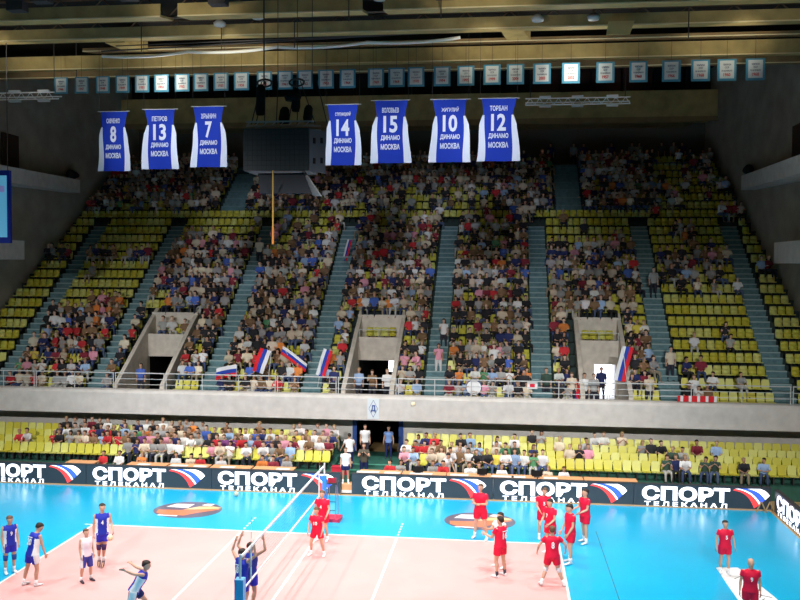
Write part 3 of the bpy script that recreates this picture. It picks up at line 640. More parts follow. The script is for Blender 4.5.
def joints(H, P):
    J = {}
    U = V(P.get('lean', (0, 0, 1))).normalized()
    tw = P.get('twist', 0.0); R = V((math.cos(tw), math.sin(tw), 0)); R = (R - U * R.dot(U)).normalized(); F = U.cross(R) * -1; F = R.cross(U) * -1
    F = U.cross(R)
    J['U'], J['R'], J['F'] = U, R, F
    hw, sw = .052 * H, .118 * H * P.get('shoulder', 1)
    hip = V((0, 0, 0)); J['hip'] = hip
    for s, k in ((-1, 'l'), (1, 'r')):
        th, sh = P['leg' + k]
        h = hip + V((s * hw, 0, 0)); kn = h + V(th).normalized() * .245 * H; an = kn + V(sh).normalized() * .235 * H
        J['h' + k], J['k' + k], J['a' + k] = h, kn, an
        J['fd' + k] = V(P.get('foot' + k, (0.12 * s, 1, 0))).normalized()
    chest = hip + U * .20 * H; J['waist'] = hip + U * .09 * H; J['chest'] = chest; J['neck'] = hip + U * .315 * H
    hd = V(P.get('head', tuple(U))).normalized(); J['hd'] = hd
    J['hf'] = V(P.get('face', tuple(F))); J['hf'] = (J['hf'] - hd * J['hf'].dot(hd)).normalized()
    J['headb'] = J['neck'] + U * .03 * H; 
    for s, k in ((-1, 'l'), (1, 'r')):
        ua, fa = P['arm' + k]; ua, fa = V(ua).normalized(), V(fa).normalized()
        up = max(0, ua.z) * .03 * H
        shd = hip + U * (.285 * H + up) + R * s * (sw - .012 * H); el = shd + ua * .165 * H; wr = el + fa * .145 * H
        J['s' + k], J['e' + k], J['w' + k], J['fa' + k] = shd, el, wr, fa
    low = min(min(J['a' + k].z, (J['a' + k] + J['fd' + k] * .11 * H).z) for k in 'lr') - .036 * H
    off = V((0, 0, -low))
    for k in list(J):
        if k not in ('U', 'R', 'F', 'hd', 'hf', 'fdl', 'fdr', 'fal', 'far'): J[k] = J[k] + off
    return J
def body_mesh(H, P, J, voxel, fine, ratio=1.0):
    b = MB(); U, R, F = J['U'], J['R'], J['F']; g = P.get('girth', 1.0)
    hip = J['hip']
    def ring(t, rx, ry, fy=0): return (hip + U * t * H + F * fy * H, R * rx * H * g, F * ry * H * g)
    b.loft([ring(-.045, .035, .03), ring(-.035, .075, .055), ring(0, .092, .066), ring(.05, .086, .06), ring(.11, .078, .056, .002), ring(.17, .088, .062, .004), ring(.23, .098, .066, .004), ring(.27, .096, .058), ring(.30, .065, .045), ring(.315, .03, .03)], 16)
    nk = J['neck']; b.limb([nk - U * .03 * H, nk + J['hd'] * .035 * H + F * .004 * H], [.033 * H, .031 * H], 10)
    for k in 'lr':
        h, kn, an = J['h' + k], J['k' + k], J['a' + k]
        b.limb([h, h.lerp(kn, .3), h.lerp(kn, .75), kn], [.056 * H * g, .054 * H * g, .038 * H, .032 * H], 12)
        bk = V((0, 0, 0)) - J['fd' + k] * .008 * H
        b.limb([kn, kn.lerp(an, .3) + bk, kn.lerp(an, .65) + bk * .5, an], [.031 * H, .034 * H, .024 * H, .019 * H], 12)
        fd = J['fd' + k]; b.limb([an - fd * .015 * H + V((0, 0, -.016 * H)), an + fd * .05 * H + V((0, 0, -.02 * H)), an + fd * .10 * H + V((0, 0, -.024 * H))], [.02 * H, .02 * H, .014 * H], 8)
        s_, e_, w_ = J['s' + k], J['e' + k], J['w' + k]
        b.limb([s_, s_.lerp(e_, .35), e_], [.030 * H, .027 * H, .021 * H], 10)
        b.limb([e_, e_.lerp(w_, .35), w_], [.021 * H, .022 * H, .0145 * H], 10)
        if not fine: b.limb([w_, w_ + J['fa' + k] * .06 * H], [.014 * H, .016 * H], 6)
    hd, hf = J['hd'], J['hf']; hr = hf.cross(hd).normalized(); base = nk + hd * .028 * H
    prof = [(0, .30, .34, .030), (.08, .55, .62, .022), (.22, .78, .86, .010), (.4, .94, .98, .003), (.58, 1.0, 1.02, 0), (.75, .97, 1.0, -.002), (.88, .76, .80, -.003), (.96, .45, .48, -.003), (1.0, .15, .18, -.003)]
    b.loft([(base + hd * t * .135 * H + hf * f * H, hr * w_ * .049 * H, hf * d * .060 * H) for t, w_, d, f in prof], 14)
    nose = base + hd * .062 * H + hf * .064 * H
    if fine:
        b.limb([nose + hd * .018 * H - hf * .006 * H, nose + hf * .004 * H], [.006 * H, .009 * H], 8)
    for s in (-1, 1): b.ball(base + hd * .065 * H + hr * s * .045 * H, .006 * H, .012 * H, .018 * H, 8, 6, 0, hr, hf, hd)
    out = remeshed(b, voxel, 3 if fine else 2, ratio)
    if fine:      # hands: palm, four fingers in two segments and a thumb leaving the side of the palm
        for s, k in ((-1, 'l'), (1, 'r')):
            w_, D = J['w' + k], J['fa' + k]
            D = V(P.get('hand' + k, tuple(D))).normalized()
            side = V(P.get('thumb' + k, (0, 1, 0))); T = (side - D * side.dot(D)).normalized(); N = D.cross(T) * s
            out.loft([(w_ - D * .01 * H, T * .014 * H, N * .012 * H), (w_ + D * .012 * H, T * .019 * H, N * .010 * H), (w_ + D * .042 * H, T * .024 * H, N * .009 * H), (w_ + D * .052 * H, T * .021 * H, N * .007 * H)], 10)
            curl = P.get('curl', .5)
            for j, ln_ in enumerate((.040, .045, .042, .033)):
                o_ = T * (.018 - j * .012) * H; p0 = w_ + D * .046 * H + o_; D1 = (D - N * curl * .5).normalized(); D2 = (D - N * curl * 1.3).normalized()
                p1 = p0 + D1 * ln_ * .5 * H; p2 = p1 + D2 * ln_ * .5 * H
                out.tube([p0, p1, p2], [.0052 * H, .0050 * H, .0038 * H], 6)
            t0 = w_ + D * .014 * H + T * .018 * H; out.tube([t0, t0 + (D * .7 + T * .7) * .022 * H, t0 + (D * .95 + T * .5) * .042 * H], [.0065 * H, .0058 * H, .0042 * H], 6)
    return out
def shirt_mesh(H, P, J, voxel, sleeve=.45, e=.008, ratio=1.0, long=-.03):
    b = MB(); U, R, F = J['U'], J['R'], J['F']; g = P.get('girth', 1.0); hip = J['hip']
    def ring(t, rx, ry, fy=0): return (hip + U * t * H + F * fy * H, R * (rx * g + e) * H, F * (ry * g + e) * H)
    b.loft([ring(long, .096, .072), ring(0, .096, .070), ring(.05, .090, .064), ring(.11, .084, .060, .002), ring(.17, .092, .066, .004), ring(.23, .100, .068, .004), ring(.27, .097, .060), ring(.302, .060, .044), ring(.318, .036, .032)], 18)
    for k in 'lr':
        s_, e_, w_ = J['s' + k], J['e' + k], J['w' + k]
        if sleeve > 1: b.limb([s_, s_.lerp(e_, .5), e_], [.036 * H, .031 * H, .026 * H], 10); b.tube([e_, e_.lerp(w_, sleeve - 1)], [.027 * H, .020 * H], 10)
        elif sleeve > 0: b.tube([s_ - (e_ - s_) * .12, s_, s_.lerp(e_, sleeve)], [.028 * H, .037 * H, .038 * H], 12)
        else: b.ball(s_ - R * (-1 if k == 'l' else 1) * .012 * H, .032 * H)
    return remeshed(b, voxel, 2, ratio)
def shorts_mesh(H, P, J, voxel, length=.62, e=.008, ratio=1.0, full=False):
    b = MB(); U, R, F = J['U'], J['R'], J['F']; g = P.get('girth', 1.0); hip = J['hip']
    def ring(t, rx, ry): return (hip + U * t * H, R * (rx * g + e) * H, F * (ry * g + e) * H)
    b.loft([ring(-.05, .045, .04), ring(-.03, .085, .062), ring(0, .094, .070), ring(.04, .088, .063)], 16)
    for k in 'lr':
        h, kn, an = J['h' + k], J['k' + k], J['a' + k]
        if full: b.limb([h, h.lerp(kn, .5), kn], [.062 * H * g, .055 * H, .040 * H], 12); b.tube([kn, kn.lerp(an, .4), kn.lerp(an, .97)], [.040 * H, .036 * H, .030 * H], 10)
        else: b.tube([h + (h - kn) * .1, h, h.lerp(kn, length)], [.045 * H, .064 * H * g, .060 * H], 14)
    return remeshed(b, voxel, 2, ratio)
def hair_mesh(H, J, style='short'):
    b = MB(); hd, hf = J['hd'], J['hf']; hr = hf.cross(hd).normalized(); base = J['neck'] + hd * .028 * H
    if style == 'short': prof = [(.30, .60, .40, -.038), (.52, 1.0, .66, -.028), (.72, 1.07, .90, -.014), (.84, 1.02, 1.00, -.006), (.92, .80, .86, -.003), (1.0, .48, .52, -.003), (1.045, .16, .2, -.003)]
    else: prof = [(-.25, .70, .30, -.040), (.1, .95, .42, -.036), (.42, 1.12, .70, -.026), (.62, 1.12, .95, -.012), (.80, 1.08, 1.06, -.003), (.93, .84, .90, -.003), (1.03, .4, .44, -.003), (1.06, .16, .2, -.003)]
    b.loft([(base + hd * t * .135 * H + hf * f * H, hr * w_ * .050 * H, hf * d * .062 * H) for t, w_, d, f in prof], 12)
    return b
DOWN = (0, 0, -1)
STANDP = dict(legl=((-.07, .03, -1), (-.02, -.04, -1)), legr=((.07, .03, -1), (.02, -.04, -1)), arml=((-.16, -.03, -1), (-.06, .15, -1)), armr=((.16, -.03, -1), (.06, .15, -1)))

def full_person(name, loc, yaw, H, pose, label, group, shirt_m, short_m, hair_m=None, number=None, numside=-1, sleeve=.5, knee=None, socks=M_WCLOTH, shoes=M_SHOE,
                trousers=False, length=.62, side_panel=False, jump=0.0, bald=False, long_hair=False, back_name=None, cat='person', num_m=None, cap=None, voxel=.018):
    P = dict(STANDP); P['girth'] = 1.14; P.update(pose); J = joints(H, P)
    body = body_mesh(H, P, J, voxel, True, .6).build(name, M_SKIN, None, True, loc=(loc[0], loc[1], loc[2] + jump))
    body.rotation_euler = (0, 0, yaw); tag(body, label, cat, group)
    sh = shirt_mesh(H, P, J, voxel, sleeve)
    if side_panel:
        R = J['R']; 
        for i, f in enumerate(sh.f):
            c = sum((V(sh.v[j]) for j in f), V()) / len(f) - J['hip']
            if abs(c.dot(R)) > .072 * H and c.dot(J['U']) < .24 * H: sh.m[i] = 1
    sh.build('jersey' if not trousers else 'shirt', [shirt_m, M_WCLOTH], body, True)
    so = shorts_mesh(H, P, J, voxel, length, full=trousers)
    if side_panel:
        for i, f in enumerate(so.f):
            c = sum((V(so.v[j]) for j in f), V()) / len(f) - J['hip']
            if abs(c.dot(J['R'])) > .096 * H: so.m[i] = 1
    so.build('trousers' if trousers else 'shorts', [short_m, M_WCLOTH], body, True)
    if not bald: hair_mesh(H, J, 'long' if long_hair else 'short').build('hair', hair_m or M_HAIR, body, True)
    hd, hf = J['hd'], J['hf']; hr = hf.cross(hd).normalized(); base = J['neck'] + hd * .028 * H
    for s in (-1, 1):
        b = MB(); b.ball(base + hd * .070 * H + hf * .058 * H + hr * s * .018 * H, .005 * H, .003 * H, .0035 * H, 8, 6, 0, hr, hf, hd); b.build('eye', M_EYE, body, True)
    b = MB(); b.ball(base + hd * .032 * H + hf * .062 * H, .012 * H, .003 * H, .003 * H, 8, 5, 0, hr, hf, hd); b.build('mouth', M_LIP, body, True)
    for k in 'lr':
        kn, an, fd = J['k' + k], J['a' + k], J['fd' + k]; up = (kn - an).normalized()
        if not trousers:
            b = MB(); b.tube([an - up * .01 * H, an + up * .02 * H, an + up * .07 * H], [.024 * H, .024 * H, .027 * H], 12); b.build('sock', socks, body, True)
        b = MB(); z = V((0, 0, 1)); sd = fd.cross(z).normalized(); up2 = sd.cross(fd).normalized()
        c0 = an - up2 * .012 * H
        b.loft([(c0 - fd * .034 * H, sd * .010 * H, up2 * .014 * H), (c0 - fd * .028 * H, sd * .022 * H, up2 * .026 * H), (c0 + fd * .01 * H, sd * .026 * H, up2 * .026 * H), (c0 + fd * .05 * H - up2 * .006 * H, sd * .028 * H, up2 * .018 * H), (c0 + fd * .095 * H - up2 * .010 * H, sd * .027 * H, up2 * .014 * H), (c0 + fd * .118 * H - up2 * .012 * H, sd * .014 * H, up2 * .009 * H)], 12)
        b.build('shoe', shoes, body, True)
        if knee:
            b = MB(); th = (J['h' + k] - kn).normalized(); b.tube([kn - up * .045 * H, kn, kn + th * .045 * H], [.036 * H, .040 * H, .042 * H], 12); b.build('knee_pad', knee, body, True)
    if number:
        for side in ((-1, 1) if numside == 0 else (numside,)):      # +1 chest, -1 back
            F = J['F'] * side; U = J['U']; Rr = F.cross(U) * -1; Rr = U.cross(F)
            c = J['hip'] + U * .185 * H + F * .084 * H * P.get('girth', 1)
            m4 = Matrix(((Rr.x, U.x, F.x, c.x), (Rr.y, U.y, F.y, c.y), (Rr.z, U.z, F.z, c.z), (0, 0, 0, 1)))
            t = text_mesh('shirt_number', number, .2, num_m or M_WHITE, .006, .004, height=.105 * H if side < 0 else .07 * H, width=.042 * H * len(number) * (1.2 if side < 0 else .9)); t.parent = body; t.matrix_local = m4
            if back_name and side < 0:
                c = c + U * .07 * H; m4 = Matrix(((Rr.x, U.x, F.x, c.x), (Rr.y, U.y, F.y, c.y), (Rr.z, U.z, F.z, c.z), (0, 0, 0, 1)))
                b = MB(); b.box(-.06 * H, .06 * H, -.007 * H, .007 * H, -.004, .004); t = b.build('shirt_name_strip', M_WHITE, body); t.matrix_local = m4
    if cap:
        b = MB(); b.loft([(base + hd * .09 * H - hf * .002 * H, hr * .049 * H, hf * .060 * H), (base + hd * .12 * H, hr * .046 * H, hf * .056 * H), (base + hd * .145 * H, hr * .02 * H, hf * .025 * H)], 12); b.build('cap', cap, body, True)
    return body, J
def heading(dx, dy): return math.atan2(-dx, dy)
BLUE_TEAM = 'players in blue'; RED_TEAM = 'players in red'
M_PURPLE = mat('knee_pad_dark', (0.06, 0.03, 0.12), 0.8); M_BKNEE = mat('knee_pad_blue', (0.03, 0.07, 0.30), 0.8); M_BPLAY = mat('blue_jersey', (0.02, 0.035, 0.40), 0.6, 0.2); M_RPLAY = mat('red_jersey', (0.72, 0.01, 0.05), 0.6, 0.2)
M_BSHORT = mat('blue_shorts', (0.03, 0.03, 0.50), 0.6, 0.2)
def blue(*a, **k): return full_person('volleyball_player', *a, **k)
# blue team; positions of both teams worked out from image pixels
full_person('volleyball_player', (-9.2, -1.04, .012), heading(.75, -.65), 1.92, dict(legl=((-.05, .1, -1), (0, -.06, -1)), legr=((.08, .0, -1), (0, -.05, -1)), arml=((-.18, -.1, -1), (-.05, .2, -1)), armr=((.15, -.05, -1), (-.1, .22, -1)), head=(0, .18, 1)),
            'blue shirted player standing at the left edge outside the court corner line', BLUE_TEAM, M_BPLAY, M_BSHORT, M_HAIRB, '9', 1, 0, M_BKNEE, side_panel=True)
full_person('volleyball_player', (-7.83, -2.05, .012), heading(.45, .9), 2.02, dict(lean=(0, .22, 1), legl=((-.20, -.12, -1), (-.1, -.2, -1)), legr=((.06, .14, -1), (.02, -.12, -1)), arml=((-.1, .15, -1), (.05, .3, -1)), armr=((.12, .18, -1), (0, .35, -1)), head=(0, .75, 1)),
            'blue shirted player with bowed head and number twenty on his back', BLUE_TEAM, M_BPLAY, M_BSHORT, None, '20', -1, 0, None, side_panel=True, back_name=True)
full_person('volleyball_player', (-6.34, -1.45, .012), heading(.8, -.6), 1.72, dict(legl=((-.12, .06, -1), (-.05, -.08, -1)), legr=((.13, .02, -1), (.05, -.08, -1)), arml=((-.2, -.2, -1), (-.05, .25, -1)), armr=((.12, -.08, -1), (-.05, .3, -1))),
            'libero in white shirt and long blue shorts with dark shoes', BLUE_TEAM, mat('libero_white', (0.82, 0.74, 0.82), 0.7), mat('libero_blue', (0.05, 0.05, 0.33), 0.7), M_HAIRB, '3', 1, 0, None, shoes=M_BSHOE, length=.98, side_panel=True)
full_person('volleyball_player', (-6.44, -.1, .012), heading(.45, -.9), 2.03, dict(legl=((.12, .10, -1), (.04, -.10, -1)), legr=((.02, -.04, -1), (-.02, -.22, -1)), footl=(.2, .8, -.6), footr=(.1, .8, -.75), arml=((-.25, -.1, -1), (-.12, .75, -.6)), armr=((.18, -.12, -1), (.02, .1, -1)), curl=.9),
            'tall blue player with dark knee pads holding a ball at his hip', BLUE_TEAM, M_BPLAY, M_BSHORT, None, '4', 1, 0, M_PURPLE, side_panel=True, shoes=M_BSHOE)
volleyball((-6.02, -.42, 1.12), 'volleyball held at the hip by the tall blue player')
full_person('volleyball_player', (-3.55, -4.15, .012), heading(.9, .25), 1.95, dict(lean=(0, .55, 1), legl=((-.1, .75, -.9), (0, -.5, -1)), legr=((.1, -.2, -1), (0, -.9, -.6)), arml=((-.55, -.75, .10), (-.75, -.7, .22)), armr=((.5, -.6, .25), (.3, -.8, .5)), head=(0, .25, 1)),
            'blue player running low towards the net with an arm flung back', BLUE_TEAM, M_BPLAY, M_NAVY, None, None, 1, 0, None, side_panel=True)
full_person('volleyball_player', (-.38, -3.3, .012), heading(.3, .95), 1.98, dict(lean=(.0, .04, 1), legl=((-.05, .12, -1), (0, -.25, -1)), legr=((.12, .0, -1), (0, -.3, -1)), footl=(0, .7, -.7), footr=(.1, .7, -.7), arml=((-.85, .15, .55), (.30, .2, 1)), armr=((.85, .15, .55), (-.35, .2, 1)), curl=.2, thumbl=(1, 0, 0), thumbr=(-1, 0, 0)),
            'blue number eleven blocking at the net with raised arms', BLUE_TEAM, M_BPLAY, M_BSHORT, None, '11', -1, 0, None, jump=.0, back_name=True)
full_person('volleyball_player', (-.50, -3.75, .012), heading(.45, .9), 1.93, dict(lean=(.0, .04, 1), legl=((-.08, .1, -1), (0, -.2, -1)), legr=((.06, .05, -1), (0, -.25, -1)), footl=(0, .7, -.7), footr=(.1, .7, -.7), arml=((-.8, .25, .6), (.25, .2, 1)), armr=((.8, .2, .6), (-.3, .2, 1)), curl=.2, thumbl=(1, 0, 0), thumbr=(-1, 0, 0)),
            'blue number eight blocking with raised arms beside the near net post', BLUE_TEAM, M_BPLAY, M_BSHORT, None, '8', -1, 0, None, jump=.0, back_name=True)
# red team
RK = dict(num_m=M_WHITE)
full_person('volleyball_player', (.47, 2.05, .012), heading(-.15, -1), 1.80, dict(lean=(0, .16, 1), legl=((-.26, .22, -1), (-.12, -.28, -1)), legr=((.26, .22, -1), (.12, -.28, -1)), arml=((-.28, .05, -1), (.05, .5, -.8)), armr=((.28, .05, -1), (-.05, .5, -.8))),
            'red player in ready stance facing the camera just right of the net', RED_TEAM, M_RPLAY, M_RPLAY, M_HAIRB, '10', 1)
full_person('volleyball_player', (.32, 3.7, .012), heading(-.2, -1), 1.93, dict(lean=(0, .1, 1), legl=((-.12, .15, -1), (-.05, -.2, -1)), legr=((.16, .15, -1), (.06, -.2, -1)), arml=((-.25, .1, -1), (0, .6, -.5)), armr=((.25, .1, -1), (0, .6, -.5))),
            'red player half hidden behind another red player at the net', RED_TEAM, M_RPLAY, M_RPLAY, M_HAIRB, '4', 1)
full_person('volleyball_player', (6.1, 4.78, .012), heading(-.3, -1), 2.08, dict(legl=((-.20, .12, -1), (-.14, -.05, -1)), legr=((.14, -.02, -1), (.10, -.05, -1)), arml=((-.15, .15, -1), (.75, .65, .12)), armr=((.15, .15, -1), (-.75, .65, .02))),
            'red player standing on the oval logo with folded arms', RED_TEAM, M_RPLAY, M_RPLAY, M_HAIRB, None, 1)
full_person('volleyball_player', (6.87, .78, .012), heading(-.75, .65), 2.02, dict(legl=((-.10, .1, -1), (-.02, -.12, -1)), legr=((.12, .02, -1), (.04, -.12, -1)), arml=((-.2, .45, -.9), (.1, 1, .15)), armr=((.2, .45, -.9), (-.05, 1, .2)), head=(0, .1, 1)),
            'red player with dark socks clapping, back to the camera', RED_TEAM, M_RPLAY, M_RPLAY, None, '16', -1, socks=M_BSHOE, back_name=True)
full_person('volleyball_player', (6.85, 1.75, .012), heading(-.6, -.6), 1.88, dict(legl=((-.2, .1, -1), (-.04, -.1, -1)), legr=((.12, .05, -1), (.02, -.1, -1)), arml=((-.2, .5, -.7), (.1, 1, .25)), armr=((.2, .5, -.7), (-.1, 1, .25))),
            'white shirted libero facing the clapping red player', RED_TEAM, M_WCLOTH, M_WCLOTH, None, None, 1)
full_person('volleyball_player', (8.45, 5.1, .012), heading(.1, -1), 1.95, dict(legl=((-.1, .05, -1), (0, -.08, -1)), legr=((.1, .05, -1), (0, -.08, -1)), arml=((-.15, .1, -1), (.3, .8, -.5)), armr=((.15, .1, -1), (-.3, .8, -.5)), head=(-.2, .2, 1)),
            'red player farthest from the camera in the right huddle', RED_TEAM, M_RPLAY, M_RPLAY, M_HAIRB, '5', 1)
full_person('volleyball_player', (8.62, 3.4, .012), heading(-.6, -.6), 1.98, dict(legl=((-.1, .05, -1), (0, -.08, -1)), legr=((.1, .05, -1), (0, -.08, -1)), arml=((-.15, .25, -1), (.1, .8, -.4)), armr=((.15, .25, -1), (-.3, .8, -.5)), head=(0, .2, 1)),
            'red player in the middle of the huddle behind number eight', RED_TEAM, M_RPLAY, M_RPLAY, M_HAIR, '7', 1)
full_person('volleyball_player', (8.52, .25, .012), heading(-.1, 1), 1.97, dict(lean=(0, .08, 1), legl=((-.18, .18, -1), (-.45, -.55, -1)), legr=((.22, .05, -1), (.42, -.35, -1)), arml=((-.75, .05, -.9), (-.1, .6, -.9)), armr=((.8, .05, -.8), (.1, .6, -.8))),
            'red number eight seen from behind with feet wide on the sideline corner', RED_TEAM, M_RPLAY, M_RPLAY, M_HAIRB, '8', -1, knee=M_WCLOTH)
full_person('volleyball_player', (9.25, 2.45, .012), heading(-.8, -.35), 2.08, dict(legl=((-.08, .15, -1), (0, -.02, -1)), legr=((.08, -.08, -1), (0, -.12, -1)), arml=((-.15, .15, -1), (.1, .55, -.8)), armr=((.15, .15, -1), (-.1, .55, -.8)), head=(0, .25, 1)),
            'tall dark haired red player walking just outside the court end line', RED_TEAM, M_RPLAY, M_RPLAY, None, None, 1)
full_person('volleyball_player', (9.95, 4.78, .012), heading(-.85, -.5), 2.03, dict(legl=((-.10, .12, -1), (-.02, -.02, -1)), legr=((.12, -.08, -1), (.02, -.12, -1)), arml=((-.15, .3, -1), (.1, .95, -.3)), armr=((.15, .3, -1), (-.1, .95, -.25))),
            'red player at the right end of the huddle before the boards', RED_TEAM, M_RPLAY, M_RPLAY, None, None, 1)
full_person('volleyball_player', (14.3, 2.1, .012), heading(.1, -1), 1.80, dict(legl=((-.05, .12, -1), (.02, -.02, -1)), legr=((.05, -.08, -1), (.0, -.10, -1)), arml=((-.32, .02, -1), (-.15, .15, -1)), armr=((.3, .02, -1), (.15, .2, -1))),
            'dark haired red number five walking on the white floor banner', RED_TEAM, M_RPLAY, M_RPLAY, None, '5', 1)
full_person('volleyball_player', (14.0, -2.1, .012), heading(-.05, -1), 1.90, dict(legl=((-.06, .1, -1), (.02, -.02, -1)), legr=((.06, -.08, -1), (.0, -.10, -1)), arml=((-.2, -.1, -1), (-.05, .15, -1)), armr=((.2, -.1, -1), (.1, .2, -1)), girth=1.12),
            'bald red number nine nearest the camera at the right edge', RED_TEAM, M_RPLAY, M_RPLAY, None, '9', 1, bald=True)

# ------------------------------------------------------------------ seats
def seat_parts():
    p = MB(); p.hexa([(-.19, -.24, .38), (.19, -.24, .38), (.19, .14, .36), (-.19, .14, .36), (-.19, -.25, .43), (.19, -.25, .43), (.18, .14, .40), (-.18, .14, .40)])
    r = MB(); r.hexa([(-.18, .12, .38), (.18, .12, .38), (.18, .17, .38), (-.18, .17, .38), (-.195, .17, .62), (.195, .17, .62), (.195, .22, .62), (-.195, .22, .62)])
    r.hexa([(-.195, .17, .62), (.195, .17, .62), (.195, .22, .62), (-.195, .22, .62), (-.165, .22, .82), (.165, .22, .82), (.165, .26, .82), (-.165, .26, .82)])
    k = MB(); k.box(-.03, .03, -.12, .12, 0, .38)
    return p, r, k
SP, SR, SK = seat_parts()
YEL = [((.64, .61, .08), 'yellow'), ((.70, .70, .20), 'pale yellow'), ((.60, .54, .05), 'deep yellow')]
LROW = lambda j: (12.3 + .75 * (j - 1), .64 + .175 * (j - 1))
DOOR_GAP = (-1.0, 2.05)
seats = []      # (x, y, z, row key, col)
PITCH = .42
def fill(a, b):
    n = int((b - a) / PITCH); s = (a + b) / 2 - (n - 1) * PITCH / 2
    return [s + i * PITCH for i in range(n)]
rows_l = {}
for j in range(1, 5):
    y, z = LROW(j); xs = fill(-22.3, DOOR_GAP[0]) + fill(DOOR_GAP[1], 22.5); rows_l[j] = xs
    for x in xs: seats.append((x, y, z, 'L%d' % j))
def up_row(k):
    y = rowY(k); W = wallX(y) - .25; xs = []
    if k <= 17:
        ed = [-W] + AISLES + [W]
        for i in range(len(ed) - 1):
            a = ed[i] + (.50 if i > 0 else 0); b_ = ed[i + 1] - (.50 if i < len(ed) - 2 else 0)
            for x in fill(a, b_):
                if k <= 7 and any(p - .2 < x < q + .2 for p, q in PORT): continue
                xs.append(x)
    elif k == 18: xs = fill(-W, W)
    else:
        ed = [-W] + UP_AISLES + [W]
        for i in range(3): xs += fill(ed[i] + (.85 if i else 0), ed[i + 1] - (.85 if i < 2 else 0))
    return xs
rows_u = {k: up_row(k) for k in range(1, NROW + 1)}
for k in rows_u:
    for x in rows_u[k]: seats.append((x, rowY(k), rowZ(k), 'U%d' % k))
for a, b_ in PORT:
    for x in fill(a + .3, b_ - .3): seats.append((x, 19.7, 6.0, 'P'))

# lower stand risers
lw = MB()
for a, b_ in ((-23, DOOR_GAP[0]), (DOOR_GAP[1], 23)):
    for j in range(1, 5):
        y, z = LROW(j); lw.box(a, b_, y - .42, 16.4, (z - .175) if j > 1 else 0, z)
structure(lw.build('floor_lower_stand', M_GREEN))
ls = MB()
for i in range(4): ls.box(DOOR_GAP[0], DOOR_GAP[1], 12.0 + i * .5, 16.4, 0 if i == 0 else .17 * i, .17 * (i + 1)); ls.box(DOOR_GAP[0], DOOR_GAP[1], 11.98 + i * .5, 12.02 + i * .5, .17 * (i + 1) - .04, .17 * (i + 1) + .006, 1)
structure(ls.build('floor_door_steps', [M_GREEN, mat('step_green', (0.10, 0.38, 0.28), 0.6)]))

